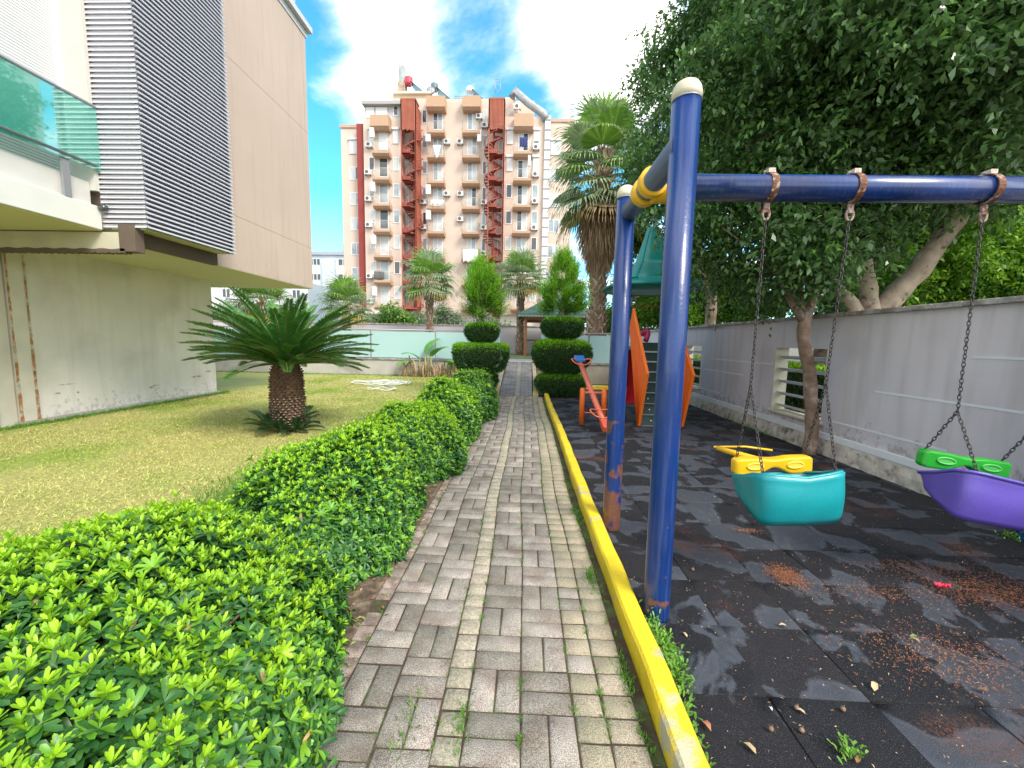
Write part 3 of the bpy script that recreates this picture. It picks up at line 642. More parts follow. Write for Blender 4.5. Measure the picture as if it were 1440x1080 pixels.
# ================================================================ SWING SET
BZ, SY = 2.31, 2.5      # beam height, beam line
HX = [D(1078, 290, SY).x, D(1196, 290, SY).x, D(1384, 290, SY).x]; HX.append(HX[2]+.49)
def rustmat(name, zt, amt):
    m = mat(name, (.003, .028, .155), .3, var=.12, vscale=5, coat=.25, bump=.12)
    nt = m.node_tree; n = nt.nodes; L = nt.links.new; b = n['Principled BSDF']; src = b.inputs['Base Color'].links[0].from_socket
    chips(m); src = b.inputs['Base Color'].links[0].from_socket
    tc = n.new('ShaderNodeNewGeometry'); sp = n.new('ShaderNodeSeparateXYZ'); L(tc.outputs['Position'], sp.inputs[0])
    no = n.new('ShaderNodeTexNoise'); no.inputs['Scale'].default_value = 9; no.inputs['Detail'].default_value = 7; L(tc.outputs['Position'], no.inputs[0])
    mz = n.new('ShaderNodeMapRange'); mz.inputs[1].default_value = zt*1.5; mz.inputs[2].default_value = .1; mz.inputs[3].default_value = -.16; mz.inputs[4].default_value = amt*.55; L(sp.outputs[2], mz.inputs[0])
    ad = n.new('ShaderNodeMath'); ad.operation = 'ADD'; L(no.outputs[0], ad.inputs[0]); L(mz.outputs[0], ad.inputs[1])
    mr = n.new('ShaderNodeMapRange'); mr.inputs[1].default_value = .60; mr.inputs[2].default_value = .66; L(ad.outputs[0], mr.inputs[0])
    n2 = n.new('ShaderNodeTexNoise'); n2.inputs['Scale'].default_value = 40; L(tc.outputs['Position'], n2.inputs[0])
    rr = n.new('ShaderNodeMix'); rr.data_type = 'RGBA'; L(n2.outputs[0], rr.inputs[0]); rr.inputs[6].default_value = (.10, .04, .03, 1); rr.inputs[7].default_value = (.20, .09, .06, 1)
    mx = n.new('ShaderNodeMix'); mx.data_type = 'RGBA'; L(mr.outputs[0], mx.inputs[0]); L(src, mx.inputs[6]); L(rr.outputs[2], mx.inputs[7]); L(mx.outputs[2], b.inputs['Base Color'])
    return m
def swing_set():
    t = thing('swing_set', 'blue steel swing frame with white capped posts and yellow collars', 'swing frame', (.7, SY, 0))
    rp = rustmat('rusted_blue_paint', .95, .42); rpf = rustmat('front_post_paint', .50, .12)
    rp2 = rp
    for (x, y, h, m) in ((.709, 2.0, 2.535, rpf), (.683, 2.99, 2.44, rp2), (3.75, 2.0, 2.54, bluep), (3.75, 2.99, 2.44, bluep)):
        p = MB(); n = 28; prof = [(.066, -.03), (.065, .02), (.064, 1.2), (.064, h)]
        p.lathe(prof, (x, y, 0), n)
        o = p.build('post', m, t)
        if m is rp2: o['label'] = 'rear post with its paint worn to rust near the ground'
        c = MB().lathe([(.0662, h-.03), (.0662, h), (.062, h+.022), (.050, h+.042), (.03, h+.055), (.001, h+.060)], (x, y, 0), n).build('cap', capm, o)
        c.location = (0,0,0)
        r = MB().lathe([(.0668, h-.033), (.0668, h-.027)], (x, y, 0), n).build('cap_seam', greym, o); r.location = (0,0,0)
    gm = mat('side_tube_lit_paint', (.09, .12, .22), .32, var=.12, vscale=4, coat=.3, spec=.6)  # faded blue paint with the light on the tube put into its colour
    for x in (.70, 3.75):
        MB().tube([(x, 1.98, BZ), (x, 3.06, BZ)], .062, 24).build('side_tube', gm, t)
        for y in (SY-.075, SY+.075):
            MB().tube([(x, y-.034, BZ), (x, y-.03, BZ), (x, y+.03, BZ), (x, y+.034, BZ)], [.074, .083, .083, .074], 26).build('collar', ylw, t, bevel=.004)
    MB().tube([(.70, SY, BZ), (3.75, SY, BZ)], .072, 28).build('beam', bluep, t)
    MB().lathe([(.001, 0), (.085, 0), (.088, .02), (.088, .11), (.076, .14)], (0, 0, 0), 26).build('beam_socket', ylw, t)
    o = bpy.data.objects['beam_socket']; o.rotation_euler = (0, PI/2, 0); o.location = Vector((.715, SY, BZ))-t.location
    for x in HX:
        b = MB(); P = []
        for k in range(25):
            a = 2*PI*k/24; P.append((x, SY+.0765*math.sin(a), BZ+.0765*math.cos(a)))
        vs = []; 
        for q in P:
            vs += [(q[0]-.019, q[1], q[2]), (q[0]+.019, q[1], q[2])]
        b.add(vs, [(2*i, 2*i+1, 2*i+3, 2*i+2) for i in range(24)])
        h = b.build('hanger', rust, t, solid=-.006, fix=False)
        c = MB(); c.box((x-.019, SY-.03, BZ+.078), (x+.019, SY+.022, BZ+.102)); c.box((x-.012, SY+.02, BZ+.075), (x+.03, SY+.045, BZ+.095)); c.tube([(x-.03, SY, BZ+.09), (x+.034, SY, BZ+.09)], .008, 8)
        e = c.build('clamp_bolt', mat('bolt_pale', (.50, .43, .36), .7, var=.4, vscale=60), h); e.location = (0,0,0)
        c = MB(); c.box((x-.016, SY-.006, BZ-.135), (x+.016, SY+.006, BZ-.07)); c.tube([(x+.020*math.cos(2*PI*k/12), SY, BZ-.145+.034*math.sin(2*PI*k/12)) for k in range(12)], .0075, 8, closed=True)
        e = c.build('shackle', mat('shackle_pale', (.30, .22, .19), .6, metal=.4, var=.5, vscale=60, col2=(.14, .06, .04), c2scale=40), h); e.location = (0,0,0)
swing_set()
def chain_mesh(b, A, B, pitch=.0235, sag=0):
    A, B = Vector(A), Vector(B); d = B-A; n = max(2, int(d.length/pitch)); t = d.normalized(); u = t.orthogonal().normalized(); w = t.cross(u)
    for k in range(n):
        c = A+d*((k+.5)/n)+Vector((random.uniform(-.001, .001), random.uniform(-.001, .001), 0)); L_ = d.length/n
        ang = (0 if k % 2 else PI/2)+.5+random.uniform(-.2, .2); s_ = u*math.cos(ang)+w*math.sin(ang)
        pts = []
        hl = L_*.72; hw = .0078
        for j in range(10):
            a = 2*PI*j/10; pts.append(c+t*(hl*math.cos(a))+s_*(hw*math.sin(a)))
        b.tube(pts, .0026, 5, closed=True)
def swing(name, label, loc, yaw, roll, mt, mbx, hl, hr, split, hw=.235, bo=.035, bz=-.045):
    """infant swing: tub with high front, T safety bar; local x right, y away, z up; loc = centre of the tub's top rim"""
    t = thing('baby_swing', label, 'swing', loc, 'infant bucket swings hanging from the blue beam')
    Mx = Matrix.Translation(loc) @ Matrix.Rotation(yaw, 4, 'Z') @ Matrix.Rotation(roll, 4, 'Y')
    T = lambda p: Mx @ Vector(p)
    # tub: loft of rounded rectangles, level 0 (bottom) .. n (rim)
    N = 40; K = 9; V = []; 
    y0, y1 = -.16, .15
    def ring(s):
        r = []
        for j in range(N):
            a = 2*PI*j/N+PI/4; ex = .30
            cx = math.copysign(abs(math.cos(a))**ex, math.cos(a)); cy = math.copysign(abs(math.sin(a))**ex, math.sin(a))
            x = cx*hw*(.97+.03*s); yy = (y0+y1)/2+cy*(y1-y0)/2*(.85+.15*s)-(1-s)*.02
            front = (y1-yy)/(y1-y0)               # 1 at the panel nearest the camera
            zt = .0+.012*math.cos(x/hw*PI)*(-1 if front > .7 else 0)-.10*(1-front)
            zb = -.27*front**.6-.06*(1-front)
            if front > .8: yy -= .045*math.sin(min(1, s+.15)*PI*.8)*(1-(x/hw)**2*.6)
            r.append((x, yy, zb+(zt-zb)*s))
        return r
    for i in range(K+1): V += [T(p) for p in ring(i/K)]
    F = [(i*N+j, i*N+(j+1) % N, (i+1)*N+(j+1) % N, (i+1)*N+j) for i in range(K) for j in range(N)]
    rg = ring(0); c = T((0, sum(p[1] for p in rg)/N, sum(p[2] for p in rg)/N-.01)); V.append(c)
    F += [(len(V)-1, (j+1) % N, j) for j in range(N)]
    V = [v for v in V]
    b = MB().add(V, F, 0, True); tub = b.build('tub', mt, t, fix=True); md = tub.modifiers.new('s', 'SOLIDIFY'); md.thickness = .016; md.offset = -1
    rim = MB().tube([T((p[0], p[1], p[2])) for p in ring(1)], .0095, 8, closed=True).build('rim', mt, tub); rim.location = (0,0,0)
    # safety bar with two hand slots, at the far side
    def barpoly():
        up, lo = [], []
        for k in range(21):
            x = -.245+.49*k/20; pin = .5-.5*math.cos(min(1, abs(x)/.12)*PI)
            up.append((x, .052-.010*(1-pin))); lo.append((x, -.055+.045*(1-pin)))
        return up, lo
    up, lo = barpoly(); b = MB(); yb, zb, th = .16, bz, .075
    n = len(up); V = []
    for k in range(n):
        e = .75 if k in (0, n-1) else 1
        for (yy, z) in ((-th/2*e, lo[k][1]*e), (-th/2*e, up[k][1]*e), (th/2*e, up[k][1]*e), (th/2*e, lo[k][1]*e)): V.append(T((up[k][0]+bo, yb+yy, zb+z)))
    F = [(k*4+q, k*4+(q+1) % 4, (k+1)*4+(q+1) % 4, (k+1)*4+q) for k in range(n-1) for q in range(4)]+[(0,1,2,3), ((n-1)*4+3, (n-1)*4+2, (n-1)*4+1, (n-1)*4)]
    b.add(V, F, 0, False); bar = b.build('safety_bar', mbx, t, bevel=.012, fix=True)
    for sx in (-1, 1):
        # hand slot: flat inset in a lighter tone with a raised lip
        q = MB(); P = []
        for k in range(20):
            a = 2*PI*k/20; P.append(T((bo+sx*.125+.05*math.cos(a)*(1 if abs(math.cos(a)) < .7 else 1), yb-th/2-.002, zb+.004+.019*math.sin(a))))
        q.tube(P, .006, 6, closed=True)
        g = [T((bo+sx*.125+.045*math.cos(2*PI*k/16), yb-th/2-.003, zb+.004+.015*math.sin(2*PI*k/16))) for k in range(16)]
        q.add(g, [tuple(range(16))])
        e = q.build('hand_slot', mat(mbx.name+'_slot', tuple(min(1, c*1.15+.06) for c in MCOL[mbx.name]), .5), bar); e.location = (0,0,0)
    e = MB()
    e.tube([T((-.03, yb+.02, zb+.02)), T((-.10, yb+.17, zb+.03)), T((-.16, yb+.28, zb+.04))], [.026, .02, .016], 8)
    e2 = None if name == 'far' else MB().tube([T((-.18, yb+.29, zb+.045)), T((.05, yb+.30, zb+.035)), T((.20, yb+.24, zb+.02))], .008, 6).build('strap_bar', mbx, bar)
    if e2: e2.location = (0,0,0)
    e.box((0,0,0),(0,0,0)) if 0 else None
    if name != 'far': o = e.build('crotch_strap', mbx, bar); o.location = (0,0,0)
    lk = mat('dark_chain', (.075, .068, .068), .5, metal=.7, var=.3, vscale=25)
    for (h, sx) in ((hl, -1), (hr, 1)):
        b = MB(); sp = Vector((h[0]+(T((sx*.2, 0, 0)).x-h[0])*.55, (h[1]+T((sx*.2, 0, 0)).y*1.0)/2, split))
        sp = Vector(h).lerp(T((sx*.215, .03, .05)), (h[2]-split)/(h[2]-loc[2]))
        chain_mesh(b, h, sp); chain_mesh(b, sp, T((sx*.205, y0+.03, -.01)))
        chain_mesh(b, sp, T((bo+sx*.215, yb+.01, zb+.05))); b.build('chain', lk, t)
MCOL = {}
def plast(n, c, r=.38):
    MCOL[n] = c; return mat(n, c, r, var=.10, vscale=7, bump=.15, bscale=120, spec=.5, coat=.1)
teal = plast('teal_plastic', (.004, .26, .30)); yel = plast('yellow_plastic', (.85, .48, .01), .33)
pur = plast('purple_plastic', (.115, .075, .42)); grn = plast('green_plastic', (.02, .36, .025), .33)
hz = BZ-.17
swing('near', 'teal bucket swing with a yellow safety bar', (1.53, 2.37, .705), R_(3), R_(-3), teal, yel, (HX[0], SY, hz), (HX[1], SY, hz), 1.14)
swing('far', 'purple bucket swing with a green safety bar', (2.73, 2.37, .70), R_(-5), R_(7), pur, grn, (HX[2], SY, hz), (HX[3], SY, hz), .98, .30, -.03, .0)
# ================================================================ SEESAW
def seesaw():
    t = thing('seesaw', 'orange seesaw tilted up with blue seat and twin orange uprights', 'seesaw', (1.2, 6.95, 0))
    om = mat('seesaw_beam_paint', (.72, .16, .09), .4, var=.1, vscale=6, coat=.2); oo = mat('upright_orange', (.80, .15, .02), .4, var=.08)
    A = G(851, 600, .12); B = D(815, 508, 8.0); d = (B-A)
    MB().tube([A, B], .048, 14).build('beam', om, t)
    M4 = d.to_track_quat('Y', 'Z').to_matrix()
    def L(p, base): return base + M4 @ Vector(p)
    for base, s_, m in ((A, 1, mat('seat_orange', (.70, .10, .05), .5)), (B, -1, mat('seat_blue', (.03, .16, .50), .4))):
        b = MB(); b.obox(L((0, -.02*s_, .045), base), (.20 if s_ < 0 else .15, .22, .05 if s_ < 0 else .11), M4); o = b.build('seat', m, t, bevel=.02)
        c = L((0, .30*s_ if s_ > 0 else -.0, .05), base)
        b = MB(); P = []
        for k in range(28):
            a = 2*PI*k/28; P.append(L((.19*math.cos(a), (.27*s_ if s_ > 0 else -.12)+.11*math.sin(a), .075+.03*math.cos(2*a)), base))
        b.tube(P, .012, 8, closed=True); b.build('handle', om, t)
    cx = (A.x+B.x)/2; yy = 6.95
    xl, xr = G(818, 597).x, G(845, 594).x
    for x in (xl, xr):
        MB().tube([(x, yy, -.02), (x, yy, .60), (x, yy, .63)], [.045, .045, .03], 14).build('upright', oo, t)
    MB().tube([(xl, yy, .55), (xr, yy, .55)], .02, 8).build('crossbar', om, t); MB().tube([(xl, yy, .2), (xr, yy, .2)], .014, 8).build('crossbar', om, t)
seesaw()
def seesaw2():
    pass
# ================================================================ PLAY TOWER
def play_tower():
    X0, X1, Y0, Y1 = 1.93, 3.02, 7.9, 9.1
    t = thing('play_tower', 'playground tower with teal bell roof, blue posts and orange sided climbing ladder', 'play tower', ((X0+X1)/2, 8.4, 0))
    for x in (X0, X1):
        for y in (Y0, Y1):
            o = MB().tube([(x, y, -.03), (x, y, 2.50)], .055, 14).build('post', bluep, t)
            b = MB()
            for z in (1.30, 1.36, 2.12, 2.18): b.tube([(x, y, z), (x, y, z+.025)], .060, 14)
            r = b.build('ring', mat('ring_yellow', (.7, .5, .12), .5), o); r.location = (0,0,0)
    # bell roof
    cx, cy = (X0+X1)/2, (Y0+Y1)/2-.1; b = MB(); zr = 2.47
    prof = [(.98, 0), (1.0, .03), (.90, .08), (.70, .13), (.58, .17), (.56, .20), (.56, .245), (.51, .25), (.515, .305), (.465, .312), (.47, .365), (.42, .372), (.425, .43), (.38, .44), (.36, .51),
            (.31, .63), (.26, .75), (.21, .87), (.165, .97), (.13, 1.04), (.11, 1.07), (.001, 1.08)]
    prof = [(r*(.92 if r > .6 else .80 if r > .12 else 1), z*1.14) for r, z in prof]
    b.lathe(prof, (cx, cy, zr), 32, sq=3.2)
    roof = b.build('roof', mat('roof_teal', (.005, .23, .205), .42, var=.12, vscale=3, coat=.1), t)
    b = MB()
    for k in range(4):
        a = PI/4+k*PI/2
        pts = [(cx+r*1.13*math.cos(a), cy+r*1.13*math.sin(a), zr+z+.012) for r, z in prof[1:-2]]
        b.tube(pts, .016, 6)
    b.build('roof_rib', mat('roof_teal', (.005, .21, .19)), roof).location = (0,0,0)
    MB().lathe([(.915, 0), (.86, -.02), (.83, .03)], (cx, cy, zr+.01), 32, sq=3.2).build('roof_rim', mat('rim_teal_dark', (.006, .09, .085), .5), t)
    # deck
    MB().box((X0-.02, Y0-.02, 1.28), (X1+.02, Y1+.02, 1.34)).build('deck', greym, t, bevel=.01)
    # sloping climbing wall: dark green planks with grey seams and bolt heads
    gx0, gx1 = 2.01, 2.66; ya, yb = 6.92, 7.62; n = 8
    b = MB(); s_ = MB(); h = MB()
    for k in range(n):
        z0 = 1.44*k/n+.01; z1 = 1.44*(k+1)/n-.012; y0 = ya+(yb-ya)*k/n; y1 = ya+(yb-ya)*(k+1)/n
        b.add([(gx0, y0, z0), (gx1, y0, z0), (gx1, y1, z1), (gx0, y1, z1), (gx0, y0+.05, z0), (gx1, y0+.05, z0), (gx1, y1+.05, z1), (gx0, y1+.05, z1)],
              [(0,1,2,3), (7,6,5,4), (0,4,5,1), (3,2,6,7), (0,3,7,4), (1,5,6,2)])
        s_.box((gx0, y0-.035, z0-.012), (gx1, y0+.03, z0+.004))
        for x in (gx0+.10+.02*(n-k)*.5, gx1-.08):
            q = Vector((x, (y0+y1)/2-.004, (z0+z1)/2)); h.lathe([(.016, -.012), (.016, .006), (.001, .008)], q, 10)
    g = b.build('climbing_board', mat('board_green', (.012, .045, .04), .5, var=.15), t)
    s_.build('foot_ledge', greym, g).location = (0,0,0); h.build('bolt_head', wht, g).location = (0,0,0)
    om = mat('panel_orange', (.88, .17, .015), .45, var=.06)
    for x in (gx0-.06, gx1+.02):
        poly = [(6.88, 0.0), (6.55, .93), (7.62, 2.05), (7.80, 1.70), (6.97, .0)]
        o = MB().prism(poly, 0, x, x+.045).build('side_panel', om, t, bevel=.008, fix=True)
        b = MB()
        for k in range(7):
            f = (k+1)/8; p0 = (6.88+(6.97-6.88)*f, .03); p1 = (6.55+(7.78-6.55)*f, (.93+(2.05-.93)*min(1, f*1.15)) if f < .87 else 1.85)
            for xx in (x-.004, x+.045): b.tube([(xx, p0[0], p0[1]), (xx, (p0[0]+p1[0])/2, (p0[1]+p1[1])/2), (xx, p1[0]*1, p1[1]-.05)], .007, 5)
        b.build('groove', mat('panel_orange_groove', (.65, .10, .01), .5), o).location = (0,0,0)
    # red slide on the left of the tower, curling away
    V = []; n = 14
    for i in range(n):
        u = i/(n-1); y = Y0+.15-u*.75+.0; z = 1.30-1.05*u**.9-.08*math.sin(u*PI); x = X0-.02-u*.05
        V += [(x+.10, y+.5, z+.24), (x+.08, y+.5, z), (x+.45, y+.5, z), (x+.47, y+.5, z+.24)]
    MB().add(V, [(i*4+k, i*4+k+1, (i+1)*4+k+1, (i+1)*4+k) for i in range(n-1) for k in range(3)], 0, False).build('slide', mat('slide_red', (.50, .01, .02), .35), t, solid=.02, fix=True)
    mg = mat('magenta_plastic', (.42, .03, .12), .4)
    pts = [(2.28+.05*math.sin(k*.5), 7.85+k*.01, 1.45+.14*math.sin(k*.35)+k*.012) for k in range(10)]
    MB().tube(pts, .05, 10).build('tunnel_lip', mg, t)
    rb = mat('rusty_bar', (.20, .07, .04), .7, metal=.2, var=.2)
    b = MB(); b.tube([(X0+.02, Y0, 2.10), (2.52, Y0, 2.10), (2.58, Y0, 2.06), (2.60, Y0, 2.0), (2.60, Y0, 1.34)], .013, 8); b.tube([(2.6, Y0, 1.98), (X1, Y0, 1.98)], .013, 8)
    b.tube([(2.60, Y0, 2.08), (2.60, Y0, 2.50)], .009, 6)
    b.build('hoop_bar', rb, t)
    b = MB()
    for y in (Y0, Y1): pass
    for k in range(6): b.tube([(X1, Y0+.1+k*.19, 1.34), (X1, Y0+.1+k*.19, 1.95)], .012, 6)
    b.tube([(X1, Y0, 1.95), (X1, Y1, 1.95)], .016, 6); b.build('guard_rail', mat('rail_red', (.5, .05, .04), .5), t)
    # horizontal rungs at the right side seen beside the swing post
    b = MB()
    for k in range(7): b.tube([(gx1+.11, 7.1, .35+k*.15), (gx1+.36, 7.5, .35+k*.15)], .018, 8)
    b.build('rung', wht, t)
play_tower()
# ================================================================ VEGETATION BUILDERS
def shrub(cx, cy, rx, ry, h, nro, L, label, bright, sd=0, parts=True, dens=1.0, skew=0, exx=2.35, name='shrub', group='rounded shrubs lining the path', bumps=1.0):
    """leafy mound: whorls of dark leaves over the surface, tipped with pale young shoots"""
    t = thing(name, label, 'shrub', (cx, cy, 0), group)
    rs = np.random.RandomState(100+sd); n = nro
    d = norm(rs.normal(size=(n, 3))); d[:, 2] = np.abs(d[:, 2])
    ex = exx
    k = (np.abs(d[:, 0])**ex+np.abs(d[:, 1])**ex+np.abs(d[:, 2])**ex)**(-1/ex); p = d*k[:, None]
    ph = rs.rand(6)*6
    lump = 1+.07*bumps*np.sin(p[:, 0]*4.5+ph[0])*np.sin(p[:, 1]*5+ph[1])+.05*bumps*np.sin(p[:, 2]*7+ph[2]+p[:, 0]*3)+.03*rs.normal(size=n)
    lay = rs.rand(n) < .30; lump = np.where(lay, lump*(.80+.12*rs.rand(n)), lump)
    P = p*lump[:, None]*np.array([rx, ry, h]); P[:, 2] = np.maximum(P[:, 2], .02)
    Nn = norm(np.sign(p)*np.abs(p)**(ex-1)/np.array([rx, ry, h])); P = P+np.array([cx, cy, 0.0]); P[:, 0] = np.where(P[:, 0] < cx, cx+(P[:, 0]-cx)*(1-skew*np.clip((P[:, 1]-cy)/ry, 0, 1)), P[:, 0])
    up = norm(Nn*1.0+np.array([0, 0, .75])+rs.normal(size=(n, 3))*.28)
    Lv = Leaves(); f = (P[:, 2]/h)
    # dark whorls
    nl = 9
    for j in range(nl):
        a = 2*PI*j/nl+rs.rand(n)*.7; o = np.cross(up, np.array([.3, .5, .81])); o = norm(o); q = np.cross(up, o)
        rad = o*np.cos(a)[:, None]+q*np.sin(a)[:, None]; tilt = (.15+.5*rs.rand(n))[:, None]
        A = rad*(1-tilt*.5)+up*tilt; Ll = L*(.75+.5*rs.rand(n)); P0 = P+up*((rs.rand(n)-.8)*L*.7)[:, None]
        Lv.oval(P0, A, up, Ll, Ll*.35, mi=0, bend=.25)
    # mid-green leaves one step further out
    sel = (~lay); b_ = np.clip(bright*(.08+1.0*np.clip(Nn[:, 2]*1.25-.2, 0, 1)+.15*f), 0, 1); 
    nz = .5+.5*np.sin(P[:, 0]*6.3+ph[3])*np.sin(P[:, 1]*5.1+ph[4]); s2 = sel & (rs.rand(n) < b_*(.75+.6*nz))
    idx = np.where(s2)[0]; m = len(idx); u2 = norm(up[idx]+np.array([0, 0, .55])+rs.normal(size=(m, 3))*.2)
    o = norm(np.cross(u2, np.array([.3, .5, .81]))); q = np.cross(u2, o); lift = (L*(.30+1.3*rs.rand(m)**1.6))[:, None]
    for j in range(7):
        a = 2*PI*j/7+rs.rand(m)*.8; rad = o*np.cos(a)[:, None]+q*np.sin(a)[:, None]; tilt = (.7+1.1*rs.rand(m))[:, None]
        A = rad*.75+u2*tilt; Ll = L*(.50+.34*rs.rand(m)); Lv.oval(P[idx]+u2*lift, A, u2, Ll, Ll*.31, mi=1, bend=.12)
    # transitional leaves
    i3 = np.where(sel & (rs.rand(n) < .55))[0]; m = len(i3)
    for j in range(4):
        a = rs.rand(m)*2*PI; o = norm(np.cross(up[i3], np.array([.3, .5, .81]))); q = np.cross(up[i3], o); rad = o*np.cos(a)[:, None]+q*np.sin(a)[:, None]
        Ll = L*(.6+.5*rs.rand(m)); Lv.oval(P[i3]+up[i3]*L*.2, rad+up[i3]*.7, up[i3], Ll, Ll*.38, mi=2, bend=.2)
    # a few long stray shoots and withered leaves
    it = np.where(sel & (Nn[:, 2] > .5))[0][:26]; tb = MB()
    for q_ in it:
        h0 = Vector(P[q_]); d0 = Vector(up[q_]+rs.normal(size=3)*.35).normalized(); ln = L*rs.uniform(.8, 2.2); tp = h0+d0*ln; tb.tube([h0-d0*L, h0+d0*ln*.5, tp], [.0025, .002, .0012], 4)
        a = np.arange(8)*2*PI/8+rs.rand(); o_ = np.cross(np.array(d0), [.3, .5, .81]); o_ /= np.linalg.norm(o_); q2 = np.cross(np.array(d0), o_)
        A = o_*np.cos(a)[:, None]+q2*np.sin(a)[:, None]+np.array(d0)*.7; Lv.oval(np.repeat(np.array(tp)[None], 8, 0), A, np.repeat(np.array(d0)[None], 8, 0), L*rs.uniform(.8, 1.3), L*.36, mi=2 if rs.rand() < .5 else 1, bend=.2)
    dd = np.where(rs.rand(n) < .018)[0]; Lv.oval(P[dd]+up[dd]*L*.3, rs.normal(size=(len(dd), 3)), up[dd], L*.9, L*.3, mi=3, bend=.5)
    tb.build('stray_twigs', stem, t)
    o = Lv.build('foliage', [leafd, leafb, leafm, mat('leaf_withered', (.38, .26, .10), .8, attr=.4)], t)
    b = MB()
    for k in range(16):
        a = 2*PI*k/16; b.tube([(cx+.15*rx*math.cos(a), cy+.15*ry*math.sin(a), -.03), (cx+.5*rx*math.cos(a), cy+.5*ry*math.sin(a), h*.45), (cx+.75*rx*math.cos(a+.2), cy+.75*ry*math.sin(a+.2), h*.72)], [.014, .010, .004], 5)
    b.build('stems', stem, t)
    # solid dark core: shade put into its colour so gaps read as depth
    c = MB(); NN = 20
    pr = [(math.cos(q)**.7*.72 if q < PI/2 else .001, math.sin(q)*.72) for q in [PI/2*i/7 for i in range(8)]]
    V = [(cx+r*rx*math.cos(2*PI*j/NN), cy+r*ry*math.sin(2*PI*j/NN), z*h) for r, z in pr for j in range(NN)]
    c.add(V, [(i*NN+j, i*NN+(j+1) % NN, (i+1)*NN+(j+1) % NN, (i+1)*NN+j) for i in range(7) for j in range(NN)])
    c.build('shade_core', mat('core_shade', (.03, .035, .015), .95, var=.5, vscale=30, bump=1, bscale=50), t)
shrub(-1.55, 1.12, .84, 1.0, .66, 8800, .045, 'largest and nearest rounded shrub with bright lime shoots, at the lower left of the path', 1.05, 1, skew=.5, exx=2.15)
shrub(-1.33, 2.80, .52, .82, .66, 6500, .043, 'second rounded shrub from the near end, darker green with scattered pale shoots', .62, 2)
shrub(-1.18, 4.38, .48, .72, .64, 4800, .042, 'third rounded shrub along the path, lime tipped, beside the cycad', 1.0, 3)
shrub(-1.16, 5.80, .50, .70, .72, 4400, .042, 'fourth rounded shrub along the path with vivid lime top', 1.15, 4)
shrub(-1.00, 7.75, .46, 1.22, .80, 4600, .040, 'fifth shrub along the path, greyer green and longest, before the square topiary', .45, 5)
